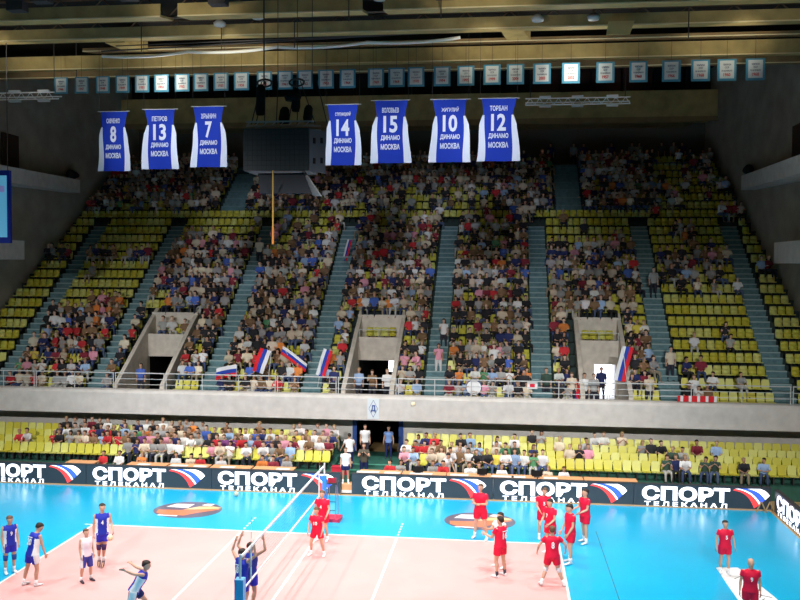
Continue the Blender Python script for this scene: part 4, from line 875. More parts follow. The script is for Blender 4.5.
# ------------------------------------------------------------------ who sits where
def px_people():
    # lower stand, read off image pixels: x in metres along the row, clothes colour
    return None
PAL = {'white': (.80, .80, .80), 'cream': (.72, .62, .48), 'grey': (.38, .38, .38), 'black': (.03, .03, .035), 'navy': (.03, .04, .14), 'blue': (.08, .16, .55), 'light blue': (.35, .50, .75),
       'red': (.62, .04, .05), 'maroon': (.25, .03, .05), 'orange': (.80, .25, .06), 'pink': (.80, .35, .45), 'green': (.10, .30, .15), 'yellow': (.75, .60, .10), 'brown': (.25, .15, .08), 'dark green': (.05, .09, .07), 'purple': (.20, .06, .22)}
LOW = {
 0: [(-12.0, 'red'), (-11.2, 'white'), (-10.1, 'orange'), (-8.4, 'white'), (-7.7, 'cream'), (-7.2, 'red'), (-6.2, 'white'), (-4.2, 'orange'), (-3.7, 'maroon'), (-3.05, 'grey'), (1.8, 'red'), (2.25, 'grey'), (3.1, 'black'), (3.75, 'grey'), (4.3, 'red'), (5.4, 'white'), (5.9, 'white'), (6.85, 'white'), (8.9, 'cream'), (9.6, 'white')],
 1: [(-11.1, 'grey'), (-10.9, 'navy'), (-10.5, 'cream'), (-10.0, 'grey'), (-9.6, 'grey'), (-9.15, 'white'), (-8.5, 'white'), (-7.0, 'pink'), (-5.8, 'white'), (-5.0, 'white'), (-4.2, 'white'), (-3.8, 'grey'), (-3.3, 'brown'), (-2.9, 'light blue'), (2.4, 'pink'), (2.8, 'light blue'), (3.5, 'cream'), (4.0, 'cream'), (4.5, 'white'), (4.95, 'brown'), (5.3, 'white'), (5.6, 'black'), (6.0, 'black'), (6.4, 'yellow'), (6.9, 'white'), (7.3, 'light blue'), (8.1, 'green'), (8.6, 'white'), (14.1, 'dark green'), (14.5, 'navy'), (15.15, 'white'), (15.8, 'dark green'), (16.4, 'dark green'), (17.5, 'black'), (18.2, 'light blue')],
 2: [(-16.9, 'red'), (-16.4, 'white'), (-15.3, 'red'), (-15.0, 'black'), (-14.6, 'grey'), (-14.2, 'cream'), (-13.8, 'cream'), (-13.4, 'brown'), (-13.0, 'light blue'), (-12.6, 'red'), (-12.2, 'red'), (-11.8, 'brown'), (-11.4, 'black'), (-11.0, 'purple'), (-10.6, 'pink'), (-10.2, 'black'), (-9.9, 'pink'), (-9.5, 'navy'), (-9.1, 'white'), (-8.75, 'white'), (-8.3, 'grey'), (-7.9, 'black'), (-7.5, 'red'), (-7.0, 'purple'), (-6.1, 'purple'), (-5.7, 'red'), (-5.2, 'light blue'), (-4.9, 'maroon'), (-4.4, 'navy'), (-4.0, 'black'), (-3.6, 'pink'), (-3.2, 'maroon'), (-2.8, 'white'), (-2.4, 'brown'), (-2.0, 'white'), (-1.6, 'maroon'), (-1.2, 'white'), (2.3, 'red'), (2.75, 'red'), (3.2, 'cream'), (3.6, 'brown'), (4.0, 'cream'), (4.9, 'white'), (5.3, 'grey'), (5.8, 'light blue'), (6.6, 'cream'), (7.1, 'green'), (7.6, 'dark green'), (8.2, 'navy'), (9.9, 'cream'), (10.3, 'black'), (10.8, 'pink'), (15.0, 'grey'), (14.7, 'dark green')],
 3: [(-15.4, 'navy'), (-15.0, 'white'), (-14.6, 'grey'), (-14.2, 'white'), (-13.6, 'red'), (-13.2, 'navy'), (-12.8, 'red'), (-12.4, 'black'), (-12.0, 'light blue'), (-11.6, 'grey'), (-11.2, 'green'), (-10.8, 'orange'), (-10.3, 'grey'), (-9.9, 'grey'), (-9.5, 'brown'), (-8.9, 'cream'), (-8.5, 'brown'), (-8.1, 'grey'), (-7.6, 'blue'), (-6.6, 'light blue'), (-6.0, 'brown'), (-5.5, 'white'), (-5.0, 'blue'), (-4.4, 'white'), (-3.9, 'cream'), (-3.2, 'yellow'), (-2.7, 'brown'), (-2.2, 'white'), (-1.8, 'cream'), (-1.3, 'navy'), (2.8, 'grey'), (3.3, 'navy'), (3.75, 'red'), (4.8, 'black'), (5.2, 'light blue'), (6.6, 'white'), (7.4, 'white'), (9.5, 'cream'), (10.7, 'grey'), (13.2, 'grey'), (13.7, 'black'), (14.2, 'black'), (16.0, 'maroon'), (16.5, 'light blue')],
 4: [(-15.1, 'black'), (-14.3, 'grey'), (-13.4, 'black'), (-12.1, 'navy'), (-10.4, 'black'), (-9.0, 'grey'), (-7.9, 'grey'), (-6.8, 'brown'), (-2.3, 'grey'), (-1.5, 'white'), (8.3, 'black'), (8.9, 'grey'), (11.1, 'white'), (11.5, 'white'), (12.3, 'cream')],
}
BEHIND = {}
people = []     # (x, y, z, rowkey, colour name, stance)
taken = set()
for j, lst in LOW.items():
    if j == 0: y, z = 11.70, 0.13
    else: y, z = LROW(j)
    for x, c in lst:
        if j > 0:
            xx = min(rows_l[j], key=lambda s: (abs(s - x) + (100 if ('L%d' % j, round(s, 3)) in taken else 0))); taken.add(('L%d' % j, round(xx, 3))); x = xx
        people.append((x, y, z, 'L%d' % j, c, 'sit'))
LOWFILL = [(2, -15.4, -1.2, .85), (3, -15.4, -1.2, .85), (4, -15.4, -8, .8), (4, -8, -1.4, .45), (1, -11.3, -2.7, .45), (1, 2.2, 8.6, .5), (2, 2.2, 8.6, .5)]
WCOL = [('white', 15), ('cream', 13), ('grey', 15), ('black', 20), ('navy', 7), ('blue', 3), ('light blue', 3), ('red', 5), ('maroon', 6), ('orange', 2), ('pink', 2.5), ('green', 1), ('yellow', .8), ('brown', 12)]
def rc(): return random.choices([a for a, _ in WCOL], [b for _, b in WCOL])[0]
for (j, xa, xb, pr) in LOWFILL:
    for x in rows_l[j]:
        if xa < x < xb and ('L%d' % j, round(x, 3)) not in taken and random.random() < pr * (.8 if j < 4 else 1):
            taken.add(('L%d' % j, round(x, 3))); people.append((x, *LROW(j), 'L%d' % j, rc(), 'sit'))
def block(x):
    for i, a in enumerate(AISLES):
        if x < a: return i
    return 8
def occ(k, x):
    b = block(x)
    if k >= 19:
        if x > 16.5: return .35 if k > 19 else .6
        if x > 12: return .95
        return .55 if (19 <= k <= 21 and -3 < x < 6) else .93
    if k == 18: return .02 if x < -8 else (.05 if x < 0 else (.95 if (9.0 > x > 7.2) else (.9 if 19 < x < 22 else .10)))
    if b == 0: return .95 if k == 13 else 0
    if b == 1:
        if k == 13: return .95
        if k == 11: return .9 if -18.8 < x < -18.0 else 0
        if k <= 7: return .93
        if k == 8: return .9 if x > -17 else 0
        return 0
    if b == 2:
        if k >= 16: return .5 if x > -9.3 else .03
        if k == 15: return .65
        if k >= 8: return .93 if x > -12.6 or k > 9 else .2
        return .9 if not (k == 1 and x > -10.3) else .0
    if b == 3: return .88 if k < 14 else (.55 if k < 17 else .3)
    if b == 4: return .86 if k < 14 else .75
    if b == 5: return .90 if k < 15 else .60
    if b == 6:
        if k >= 16: return .12
        if k == 15: return .3
        if k == 1: return .2 if x > 13 else .7
        return .92 if (x < 13.6 or k > 13 or k < 7) else .35
    if b == 7:
        if k in (12,): return .85 if x < 17.3 else .5
        if k == 13: return .92
        if k == 11: return .7 if x < 17.5 else .1
        if k == 10: return .2
        if k in (5, 6): return .45 if x < 18.3 else 0
        if k in (7,): return .05
        if k in (3,): return .3 if x < 17 else 0
        if k in (2,): return .28 if 16.8 < x < 19.3 else 0
        if k == 1: return .7 if x < 17.6 else 0
        if k in (14, 15, 16): return .35 if 17 < x < 18.6 else .03
        return 0
    if b == 8:
        if k == 12: return .9
        if k == 13: return .6
        return .0
    return .5
for k in range(1, NROW + 1):
    for x in rows_u[k]:
        if random.random() < occ(k, x):
            b = block(x); c = rc()
            if b == 1 and k <= 5 and random.random() < .15: c = 'red'
            if k == 13 and b in (0, 1): c = random.choice(['black', 'brown', 'maroon', 'grey', 'navy'])
            people.append((x, rowY(k), rowZ(k), 'U%d' % k, c, 'sit')); taken.add(('U%d' % k, round(x, 3)))
for (x, c) in ((-12.2, 'grey'), (-11.7, 'white'), (-10.9, 'brown')): people.append((x, 19.7, 5.95, 'P', c, 'sit'))

# ------------------------------------------------------------------ crowd figures
SIT = dict(legl=((-.14, 1, .02), (-.02, .12, -1)), legr=((.14, 1, .02), (.02, .12, -1)))
VARIANTS = [
 ('sit', dict(SIT, lean=(0, -.05, 1), arml=((-.2, .35, -1), (.25, 1, -.1)), armr=((.2, .35, -1), (-.25, 1, -.1))), 1.72, 'short'),
 ('sit', dict(SIT, lean=(.05, .28, 1), arml=((-.15, .6, -1), (.5, .8, -.15)), armr=((.15, .6, -1), (-.5, .8, -.1)), head=(.1, .1, 1)), 1.74, 'short'),
 ('sit', dict(SIT, lean=(-.04, -.02, 1), arml=((-.2, .55, -.9), (.65, .5, .7)), armr=((.2, .55, -.9), (-.65, .5, .7)), head=(-.15, .05, 1)), 1.64, 'long'),
 ('sit', dict(SIT, lean=(0, .1, 1), arml=((-.3, .35, -.9), (.8, .6, -.05)), armr=((.3, .35, -.9), (-.8, .6, .02)), face=(.4, 1, 0)), 1.68, 'short'),
 ('stand', dict(STANDP), 1.76, 'short'),
 ('stand', dict(STANDP, armr=((.2, .3, -1), (-.5, .6, .6))), 1.68, 'long'),
]
def arr(mb):
    vs_ = np.array(mb.v); tr = []
    for f in mb.f:
        for i in range(1, len(f) - 1): tr.append((f[0], f[i], f[i + 1]))
    return vs_, np.array(tr)
PROTO = []
for kind, pose, H, hs in VARIANTS:
    P = dict(STANDP); P.update(pose); J = joints(H, P)
    hi, lo = {}, {}
    for res, D, vx, q in (('hi', hi, .026, .16), ('lo', lo, .045, .16)):
        D['body'] = body_mesh(H, P, J, vx, False, q)
        D['shirt'] = shirt_mesh(H, P, J, vx, .95 if hs == 'short' else .5, .012, q)
        D['trousers'] = shorts_mesh(H, P, J, vx, .9, .012, q, full=True)
        D['hair'] = hair_mesh(H, J, hs)
    shl = []
    for k in 'lr':
        sh = MB(); shl.append(sh); an, fd = J['a' + k], J['fd' + k]; sh.tube([an - fd * .03 * H + V((0, 0, -.015 * H)), an + fd * .05 * H + V((0, 0, -.02 * H)), an + fd * .12 * H + V((0, 0, -.026 * H))], [.03 * H, .032 * H, .02 * H], 8)
    meshes = {p: D_.mesh('spectator_' + p, M_OBJ, True) for p, D_ in hi.items()}; meshes['shoe'] = [q.mesh('spectator_shoe', M_OBJ, True) for q in shl]
    PROTO.append((kind, H, meshes, {p: arr(D_) for p, D_ in lo.items()}))
SKINS = [(.62, .38, .27), (.55, .32, .22), (.66, .43, .32), (.48, .27, .18)]
HAIRS = [(.02, .015, .01), (.03, .02, .015), (.07, .035, .02), (.14, .08, .04), (.35, .24, .12), (.25, .24, .23)]
LEGS = [(.03, .035, .06), (.06, .09, .20), (.03, .03, .03), (.32, .27, .20), (.10, .14, .26), (.5, .5, .48)]
def shade(c):
    q = random.uniform(.72, 1.15); return tuple(min(.85, v * q * random.uniform(.97, 1.03)) for v in c)
def proto_root(vi):
    kind, H, ms, _ = PROTO[vi]
    r = bpy.data.objects.new('spectator', ms['body']); COL.objects.link(r)
    for p, me_ in [(p, ms[p]) for p in ('shirt', 'trousers', 'hair')] + [('shoe', q) for q in ms['shoe']]:
        c = bpy.data.objects.new(p, me_); COL.objects.link(c); c.parent = r
    return r
def dress(r, shirt, skin, hair, legs, shoes=(.05, .05, .05)):
    r.color = (*skin, 1)
    for c in r.children:
        n = c.name.split('.')[0]; c.color = (*{'shirt': shirt, 'trousers': legs, 'hair': hair, 'shoe': shoes}[n], 1)
proto_used = {}
def spectator(vi, x, y, z, yaw, shirt, label, group, name='spectator', legs=None, scale=1.0):
    if vi not in proto_used: r = proto_root(vi); proto_used[vi] = r
    else: r = copy_tree(proto_used[vi])
    r.name = name; r.location = (x, y, z); r.rotation_euler = (0, 0, yaw); r.scale = (scale, scale, scale)
    dress(r, shirt, random.choice(SKINS), random.choice(HAIRS[:5]), legs or random.choice(LEGS))
    tag(r, label, 'person', group); return r
order = {'L0': 0, 'L1': 1, 'L2': 2, 'L3': 3, 'L4': 4, 'P': 400, **{'U%d' % k: 10 + k for k in range(1, NROW + 1)}}
people.sort(key=lambda p: (order[p[3]], p[0]))
N_IND = 270
ind, mass = people[:N_IND], people[N_IND:]
cnt = {}
ROWS = {'L0': 'at the tables', 'L1': 'lower stand front row', 'L2': 'lower stand second row', 'L3': 'lower stand third row', 'L4': 'lower stand back row', 'U1': 'upper stand front row', **{'U%d' % k: f'upper stand {ordinal(k)} row' for k in range(2, 19)}}
ROWN = {'L0': 'at the long tables behind the boards', 'L1': 'in the front row of the lower stand', 'L2': 'in the second row of the lower stand', 'L3': 'in the third row of the lower stand', 'L4': 'in the back row of the lower stand'}
for k in range(1, 19): ROWN['U%d' % k] = 'in the front row of the upper stand' if k == 1 else f'in {ordinal(k)} row of the upper stand'
for (x, y, z, rk, c, st_) in ind:
    cnt[(rk, c)] = cnt.get((rk, c), 0) + 1
    vi = random.randrange(4)
    spectator(vi, x, y - (.05), z, PI + random.uniform(-.3, .3), shade(PAL[c]),
              f'seated person in {c}, {ordinal(cnt[(rk, c)])} in {c} from the left, {ROWS[rk]}', 'people seated ' + ROWN[rk], scale=random.uniform(.94, 1.02))
def merged(name, items, material, smooth=False):
    Vs, Fs, Cs, off = [], [], [], 0
    for (v, f), M, col in items:
        vv = v @ M[:3, :3].T + M[:3, 3]; Vs.append(vv); Fs.append(f + off); off += len(v); Cs.append(np.tile(np.array([*col, 1.0]), (len(v), 1)))
    Vs = np.concatenate(Vs); Fs = np.concatenate(Fs); Cs = np.concatenate(Cs)
    me = bpy.data.meshes.new(name); me.vertices.add(len(Vs)); me.vertices.foreach_set('co', Vs.ravel().astype('f'))
    me.loops.add(len(Fs) * 3); me.loops.foreach_set('vertex_index', Fs.ravel().astype('i')); me.polygons.add(len(Fs))
    me.polygons.foreach_set('loop_start', np.arange(0, len(Fs) * 3, 3, dtype='i')); me.polygons.foreach_set('loop_total', np.full(len(Fs), 3, 'i'))
    at_ = me.color_attributes.new('Col', 'FLOAT_COLOR', 'POINT'); at_.data.foreach_set('color', Cs.ravel().astype('f'))
    me.materials.append(material); me.update(calc_edges=True); me.validate()
    o = bpy.data.objects.new(name, me); COL.objects.link(o); return o
def npm(x, y, z, yaw, s=1.0):
    c, sn = math.cos(yaw) * s, math.sin(yaw) * s
    return np.array([[c, -sn, 0, x], [sn, c, 0, y], [0, 0, s, z], [0, 0, 0, 1]])
items = []
for (x, y, z, rk, c, st_) in mass:
    vi = random.randrange(4); M = npm(x + random.uniform(-.06, .06), y - .05 + random.uniform(-.12, .05), z, PI + random.uniform(-.7, .7), random.uniform(.96, 1.12))
    P = PROTO[vi][3]; cols = {'body': random.choice(SKINS), 'shirt': shade(PAL[c]), 'trousers': random.choice(LEGS), 'hair': random.choice(HAIRS)}
    for p in ('body', 'shirt', 'trousers', 'hair'): items.append((P[p], M, cols[p]))
for (x, y) in [(10.0, 35.2), (11.6, 35.2), (12.3, 35.3), (14.2, 35.2), (15.6, 35.2), (16.1, 35.3), (17.6, 35.2), (18.4, 35.1), (19.0, 35.3)]:
    P = PROTO[4][3]; M = npm(x, y, rowZ(25) + .25, PI)
    for p, cc in (('body', SKINS[0]), ('shirt', random.choice([(.1, .1, .12), (.3, .3, .3), (.05, .05, .2)])), ('trousers', LEGS[2]), ('hair', HAIRS[0])): items.append((P[p], M, cc))
o = merged('crowd', items, M_CROWD); o['kind'] = 'stuff'; tag(o, 'dense crowd of spectators filling the upper stand', 'crowd')

# seats: the nearest empty ones one by one, the others in one mass
free = [s for s in seats if (s[3], round(s[0], 3)) not in taken]
free.sort(key=lambda s: (order[s[3]], s[0]))
N_SEAT = 296
ind_s = free[:N_SEAT]; keys = set((s[3], round(s[0], 3), s[1]) for s in ind_s)
first = None; scount = {}
me_p, me_r, me_k = SP.mesh('seat_pan', M_SEATC), SR.mesh('seat_back', M_SEATC), SK.mesh('seat_bracket', M_DARK)
for (x, y, z, rk) in ind_s:
    if first is None:
        first = bpy.data.objects.new('stadium_seat', me_p); COL.objects.link(first)
        for n_, m_ in (('backrest', me_r), ('seat_bracket', me_k)): c = bpy.data.objects.new(n_, m_); COL.objects.link(c); c.parent = first
        o = first
    else: o = copy_tree(first)
    col, cn = random.choices(YEL, [5, 5, 2])[0]
    o.location = (x, y, z); o.color = (*col, 1)
    for c in o.children: c.color = (*col, 1)
    scount[rk] = scount.get(rk, 0) + 1
    tag(o, f'empty yellow seat, {ordinal(scount[rk])} empty one from the left, {ROWS[rk]}', 'seat', 'empty yellow seats ' + ROWN[rk])
aS = [(arr(SP), 0), (arr(SR), 0), (arr(SK), 1)]; items = []
for (x, y, z, rk) in seats:
    if (rk, round(x, 3), y) in keys: continue
    M = npm(x, y, z, 0); col = random.choices(YEL, [5, 5, 2])[0][0]
    for a_, dk in aS: items.append((a_, M, (.03, .03, .03) if dk else col))
o = merged('stand_seats', items, M_SEATA); o['kind'] = 'stuff'; tag(o, 'countless yellow plastic seats of the upper stand', 'seats')

# ------------------------------------------------------------------ tables behind the boards
def table(x0, x1, lab):
    e = empty('long_table', ((x0 + x1) / 2, 10.85, 0), 0, lab, 'table', 'long tables behind the boards'); L = (x1 - x0) / 2
    b = MB(); b.box(-L, L, -.38, .38, .91, .95); b.build('tabletop', M_ORANGE, e)
    b = MB(); b.box(-L + .03, L - .03, -.37, -.34, .25, .91); b.build('front_panel', M_WHITE, e)
    for sx in (-1, 1):
        for sy in (-1, 1): b = MB(); b.tube([(sx * (L - .08), sy * .25, 0), (sx * (L - .08), sy * .25, .91)], .025, 6); b.build('leg', M_DARK, e)
TB = [(-13.4, -12.0), (-10.4, -8.5), (-8.4, -6.5), (-6.4, -4.5), (-4.4, -2.5), (.5, 2.4), (2.45, 4.4), (4.45, 6.4), (6.45, 8.4), (8.45, 10.4), (10.45, 12.7)]
for i, (a, b_) in enumerate(TB):
    if i == 0: lab = 'short orange table alone at the left end of the tables'
    else: lab = f'orange topped table behind the boards, {ordinal(i + 1)} from the left'
    table(a, b_, lab)
PAPERS = [(-9.6, .3), (-7.9, .4), (-6.9, .3), (-5.6, .35), (-3.0, .3), (.9, .5), (2.0, .35), (3.3, .5), (5.0, .4), (6.9, .5), (7.6, .3), (9.0, .3)]
for i, (x, w_) in enumerate(PAPERS):
    b = MB(); b.box(-w_, w_, -.14, .14, 0, .012); b.box(-w_ * .7, w_ * .5, -.1, .12, .012, .02)
    o = b.build('paper_stack', M_WHITE, loc=(x, 10.75, .951)); tag(o, f'white papers lying on the orange tables, {ordinal(i + 1)} heap from the left', 'papers', 'papers on the orange tables')
for (x, lab) in ((-.05, 'red box standing on the table end beside the referee gap'),):
    e = empty('equipment_box', (-.45, 11.1, .75), 0, lab, 'box')
    b = MB(); b.box(-.36, .36, -.2, .2, 0, .3); b.build('box_body', mat('box_red', (.65, .03, .06), .5), e)
    b = MB(); b.box(-.37, .37, -.21, .21, .3, .34); b.build('box_lid', mat('box_red_lid', (.5, .02, .05), .5), e)
    b = MB(); b.box(-.5, .5, -.3, .3, -.75, 0); o = b.build('stand_block', M_GREEN, loc=(-.45, 11.1, .75)); tag(o, 'dark green block carrying the red equipment box', 'block')
e = empty('umpire_box', (0.0, 10.75, 0), 0, 'orange wooden platform box standing in the gap between boards', 'box')
b = MB(); b.box(-.24, .24, -.3, .3, .05, .42); b.build('box_body', M_ORANGE, e)
b = MB(); b.box(-.245, .245, -.31, -.3, .05, .18); b.build('white_band', M_WHITE, e)
b = MB(); b.box(-.25, .25, -.32, .32, 0, .05); b.build('box_foot', M_DARK, e)
for (x, lab) in ((3.15, 'small black monitor on the table before the right door side'), (6.0, 'black camera bag lying on the table near the front row'), (8.4, 'small black monitor on the table at the right end'), (1.15, 'flat black case on the green steps')):
    e = empty('table_monitor', (x, 10.85 if x != 1.15 else 12.2, .951 if x != 1.15 else .345), 0, lab, 'monitor' if 'monitor' in lab else 'bag')
    b = MB(); b.box(-.22, .22, -.02, .03, .04, .30); b.build('monitor_case', M_BLACK, e); b = MB(); b.box(-.12, .12, -.08, .08, 0, .04); b.build('monitor_foot', M_DARK, e)

# ------------------------------------------------------------------ officials and standing people
full_person('second_referee', (-.12, 10.75, .42), heading(.2, -1), 1.62, dict(STANDP), 'referee in white top and dark shorts standing in the gap between boards', None, M_WCLOTH, M_NAVY, M_HAIRB, voxel=.022)
full_person('security_guard', (1.28, 14.9, .68), heading(0, -1), 1.62, dict(arml=((-.2, -.1, -1), (-.1, .3, -1)), armr=((.2, -.1, -1), (.1, .3, -1))), 'policeman in light blue shirt standing in front of the dark doorway', None, mat('police_blue', (.18, .30, .62), .8), M_NAVY, trousers=True, shoes=M_BSHOE, voxel=.022)
full_person('photographer', (.45, 12.4, .18), heading(.1, -1), 1.74, dict(arml=((-.3, .5, -1), (.7, .7, .7)), armr=((.3, .5, -1), (-.7, .7, .7))), 'photographer in black vest holding a camera on the green steps', None, mat('dark_vest', (.10, .09, .07), .8), M_NAVY, M_HAIRB, trousers=True, shoes=M_BSHOE, voxel=.022)
e = empty('photo_camera', (.45, 12.02, 1.42), 0, 'black photo camera held up by the photographer at the steps', 'camera')
b = MB(); b.box(-.08, .08, -.04, .04, 0, .11); cb = b.build('camera_body', M_BLACK, e); b = MB(); b.tube([(0, -.04, .055), (0, -.16, .055)], .035, 12); b.build('lens', M_DARK, cb)
full_person('spectator', (-.35, 13.0, .50), heading(-.5, 1), 1.74, dict(lean=(.05, .2, 1), arml=((-.4, .3, -1), (-.2, .6, -.8)), armr=((.5, .3, -1), (.3, .5, -.8))), 'person in white shirt seen from behind climbing the green steps', None, M_WCLOTH, M_NAVY, trousers=True, shoes=M_BSHOE, voxel=.022)
full_person('spectator', (0.15, 14.6, .68), heading(.3, -1), 1.72, dict(), 'person in white top standing at the left jamb of the dark doorway', None, M_WCLOTH, M_BSHOE, trousers=True, shoes=M_BSHOE, voxel=.022)
full_person('spectator', (4.25, 11.95, .0), heading(.5, -.6), 1.80, dict(lean=(0, .45, 1), arml=((-.1, .5, -1), (0, .6, -1)), armr=((.1, .5, -1), (0, .6, -1))), 'man in white shirt and khaki trousers bending over the tables', None, M_WCLOTH, mat('khaki', (.5, .42, .26), .8), trousers=True, shoes=M_BSHOE, voxel=.022)
STANDERS = [  # on the upper stand: x, y, z, shirt, trousers, label
 (-12.15, 16.4, 3.25, 'blue', 'policeman in blue standing inside the left tunnel mouth', 4),
 (-1.6, 15.55, 3.40, 'navy', 'police officer in dark cap colours standing left of the middle tunnel', 4),
 (-.45, 16.3, 3.25, 'light blue', 'police officer in light blue standing inside the middle tunnel', 4),
 (.25, 16.2, 3.25, 'brown', 'long haired person in brown standing in the middle tunnel mouth', 5),
 (1.05, 16.0, 3.25, 'white', 'person in white shirt in the middle tunnel, back to bright doorway', 4),
 (1.42, 16.6, 3.25, 'black', 'dark clothed person at the right cheek wall of the middle tunnel', 4),
 (11.95, 18.6, 3.25, 'navy', 'person silhouetted against the bright doorway of the right tunnel', 4),
 (10.2, 15.5, 3.40, 'cream', 'standing person in cream at the rail left of the right tunnel', 5),
 (10.85, 15.9, 3.25, 'white', 'standing person in white with dark bag at the right tunnel', 4),
 (11.3, 15.8, 3.25, 'grey', 'standing grey clothed person beside the bright right tunnel door', 4),
 (13.15, 16.0, 3.25, 'black', 'standing person in black at the right cheek wall of right tunnel', 4),
 (13.9, 15.6, 3.40, 'cream', 'standing person in pale clothes at the rail right of right tunnel', 5),
 (15.15, 17.0, rowZ(3), 'cream', 'tall man in pale yellow shirt and dark trousers on the stairs', 4),
 (15.1, 22.2, rowZ(10), 'grey', 'pale clothed man standing high on the stairs right of centre', 4),
 (3.55, 17.2, rowZ(3) + .03, 'pink', 'woman in pink top and white skirt walking down the middle stairs', 5),
 (3.7, 18.8, rowZ(5) + .1, 'white', 'person in white standing higher on the middle stairs', 5),
 (-8.05, 24.6, rowZ(13), 'cream', 'pale clothed person standing on the stairs left of the scoreboard', 4),
 (6.4, 17.0, rowZ(3), 'white', 'man in white shirt standing in the crowd beside the middle stairs', 4),
 (9.0, 16.0, 3.45, 'dark green', 'dark green clothed person standing at the rail by the stairs', 4),
 (7.9, 15.6, 3.40, 'black', 'black clothed person leaning at the rail in the front row', 4),
 (12.3, 31.0, rowZ(22), 'grey', 'pale person walking on the upper stairs below the blue banner', 4),
 (16.0, 15.6, 3.4, 'white', 'person in white waving at the front rail near the right stairs', 5),
]
for (x, y, z, c, lab, vi) in STANDERS:
    spectator(vi, x, y, z, PI + random.uniform(-.2, .2), PAL[c], lab, None, legs=(.04, .04, .06) if c != 'pink' else (.7, .7, .7))

# ------------------------------------------------------------------ rails
RAILX = [-22.4, -17.2, -12.9, -10.2, -4.4, -1.3, 1.7, 7.2, 11.9, 15.8, 20.3, 23.2]
for i in range(len(RAILX) - 1):
    a, b_ = RAILX[i], RAILX[i + 1]; L = b_ - a
    e = empty('balcony_railing', (a, 14.85, 3.8), 0, f'grey steel railing section on the balcony edge, {ordinal(i + 1)} from the left', 'railing', 'railing sections on the balcony edge')
    for h, r in ((.86, .028), (.56, .016), (.28, .016)):
        b = MB(); b.tube([(.03, 0, h), (L - .03, 0, h)], r, 8); b.build('rail', M_RAIL, e)
    n = max(2, int(L / 1.7) + 1)
    for j in range(n):
        b = MB(); xx = .06 + (L - .12) * j / (n - 1); b.tube([(xx, 0, 0), (xx, 0, .86)], .022, 8); b.build('post', M_RAIL, e)
for i, (a, b_) in enumerate(PORT):
    if i == 0: continue
    e = empty('landing_railing', (a + .25, 19.05, 6.35), 0, 'pale rail above the ' + ('middle' if i == 1 else 'right') + ' tunnel opening', 'railing', 'rails above the tunnels')
    b = MB(); b.tube([(0, 0, .4), (b_ - a - .5, 0, .4)], .025, 8); b.build('rail', M_RAIL, e)
    for j in range(3): b = MB(); xx = (b_ - a - .5) * j / 2; b.tube([(xx, 0, 0), (xx, 0, .4)], .02, 6); b.build('post', M_RAIL, e)

# ------------------------------------------------------------------ flags, drum, emblem
M_FR = mat('flag_red', (.70, .02, .03), .8); M_FB = mat('flag_blue', (.02, .06, .42), .8); M_FW = mat('flag_white', (.8, .8, .82), .8)
def flag(loc, pole, du, dv, W, Hh, lab):
    """pole: vector of the staff; du: direction the cloth flies, dv: direction down the staff"""
    e = empty('tricolour_flag', loc, 0, lab, 'flag', 'white blue red flags in the stand')
    pole = V(pole); b = MB(); b.tube([(0, 0, 0), tuple(pole)], .018, 6); b.build('flag_pole', M_RAIL, e)
    du, dv = V(du).normalized(), V(dv).normalized(); nn = du.cross(dv).normalized(); n = 10
    for q, (nm, m) in enumerate((('white_stripe', M_FW), ('blue_stripe', M_FB), ('red_stripe', M_FR))):
        b = MB()
        for i in range(n):
            P = []
            for (t, v) in ((i, q), (i + 1, q), (i + 1, q + 1), (i, q + 1)):
                tt = t / n; p = pole + du * W * tt + dv * Hh * v / 3 + nn * .07 * math.sin(tt * 6 + v * .5) * tt + V((0, 0, -.12 * tt * tt)); P.append(p)
            b.hexa([tuple(p) for p in P] + [tuple(p + nn * .008) for p in P])
        b.build(nm, m, e)
# staff upright or slanted, cloth hanging
flag((-5.1, 15.55, 3.5), (.25, 0, 2.35), (-.4, 0, -1), (-.95, 0, .25), 1.15, .6, 'white blue red flag hanging from a slanted staff at the rail')
flag((-2.55, 15.9, 3.8), (.35, 0, 2.2), (-.35, 0, -1), (.9, 0, -.35), 1.3, .5, 'white blue red flag with white stripe upright beside the stairs')
flag((-3.5, 16.3, 4.3), (-.9, -.1, 1.75), (1, 0, -.62), (-.3, 0, -.95), 1.5, .45, 'white blue red flag stretched slanting above the front rows')
flag((-6.8, 15.7, 3.6), (.1, 0, 1.5), (-1, 0, -.1), (0, 0, -1), 1.1, .6, 'white blue red flag held low at the left middle block rail')
flag((12.95, 15.5, 3.9), (-.35, 0, 2.5), (-.25, 0, -1), (.95, .1, -.15), 1.6, .55, 'long white blue red flag drooping at the right tunnel')
flag((10.0, 15.55, 3.45), (.0, 0, 1.3), (.15, 0, -1), (.95, 0, -.1), .9, .5, 'small white blue red flag at the rail left of right tunnel')
flag((-2.95, 24.8, 10.3), (.35, 0, 1.5), (-.3, 0, -1), (.9, 0, -.1), 1.2, .3, 'faint white flag held high on the stairs near the hanging shirts')
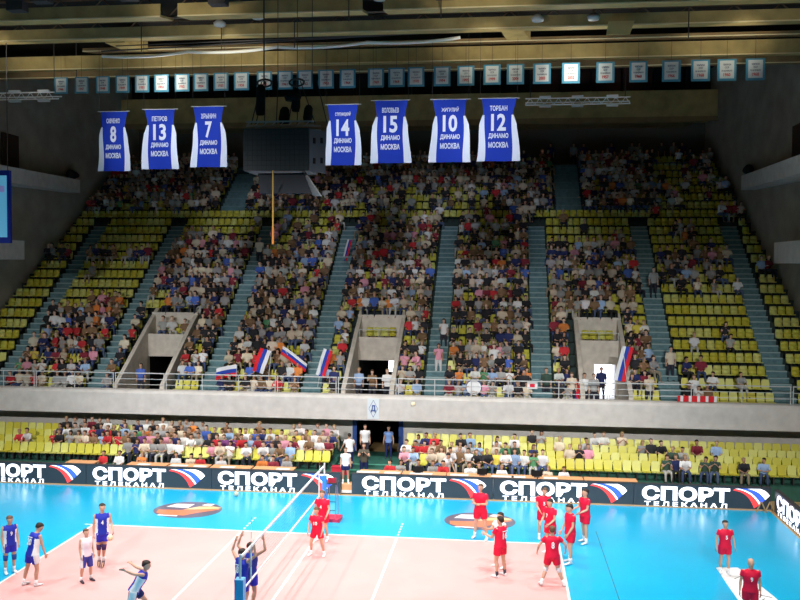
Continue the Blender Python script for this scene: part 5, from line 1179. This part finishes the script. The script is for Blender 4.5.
e = empty('bass_drum', (5.45, 15.35, 4.25), 0, 'round white drum with dark hoop at the rail in the front row', 'drum')
b = MB(); b.tube([(0, -.14, 0), (0, .16, 0)], .40, 24); b.build('drum_shell', mat('drum_blue', (.10, .15, .30), .4), e)
b = MB(); b.tube([(0, -.16, 0), (0, -.14, 0)], .36, 24); b.build('drum_head', M_WHITE, e)
e = empty('club_emblem', (.57, 14.49, 2.70), 0, 'white panel with blue diamond emblem on the grey balcony face', 'emblem')
b = MB(); b.box(-.29, .29, -.02, 0, -.02, 1.0); b.build('emblem_panel', mat('emblem_white', (.72, .78, .82), .6), e)
b = MB(); m_eb = mat('emblem_blue', (.06, .12, .35), .6)
D4 = [(0, .92), (.22, .5), (0, .08), (-.22, .5)]
for i in range(4):
    (x0, z0), (x1, z1) = D4[i], D4[(i + 1) % 4]; b.tube([(x0, -.025, z0), (x1, -.025, z1)], .009, 4)
b.build('diamond_outline', m_eb, e)
put_text(text_mesh('emblem_letter', 'Д', .4, m_eb, .02, .004, width=.24, height=.36), e, (0, -.03, .5), STAND_UP)
POST = [(4.45, 16.2, 4.65, 'white paper poster held up beside the drum in the front rows'), (8.3, 15.3, 4.4, 'red and white poster held up at the front rail')]
for (x, y, z, lab) in POST:
    b = MB(); b.box(-.25, .25, 0, .012, -.18, .18); b.box(-.12, .12, -.006, 0, -.08, .08, 1); o = b.build('poster', [M_WHITE, M_RED], loc=(x, y, z)); tag(o, lab, 'poster')
b = MB(); n = 14
for i in range(n):
    x0, x1 = -.9 + 1.8 * i / n, -.9 + 1.8 * (i + 1) / n; b.hexa([(x0, 0, 0), (x1, 0, 0), (x1, .02, 0), (x0, .02, 0), (x0, 0, .28), (x1, 0, .28), (x1, .02, .28), (x0, .02, .28)], 1 if i % 3 == 1 else 0)
tag(b.build('cloth_banner', [M_FR, M_FW], loc=(16.0, 14.78, 3.86)), 'small red and white cloth banner on the rail at the right stairs', 'banner')
print('objects', len(scene.objects), 'people', len(people), 'seats', len(seats))
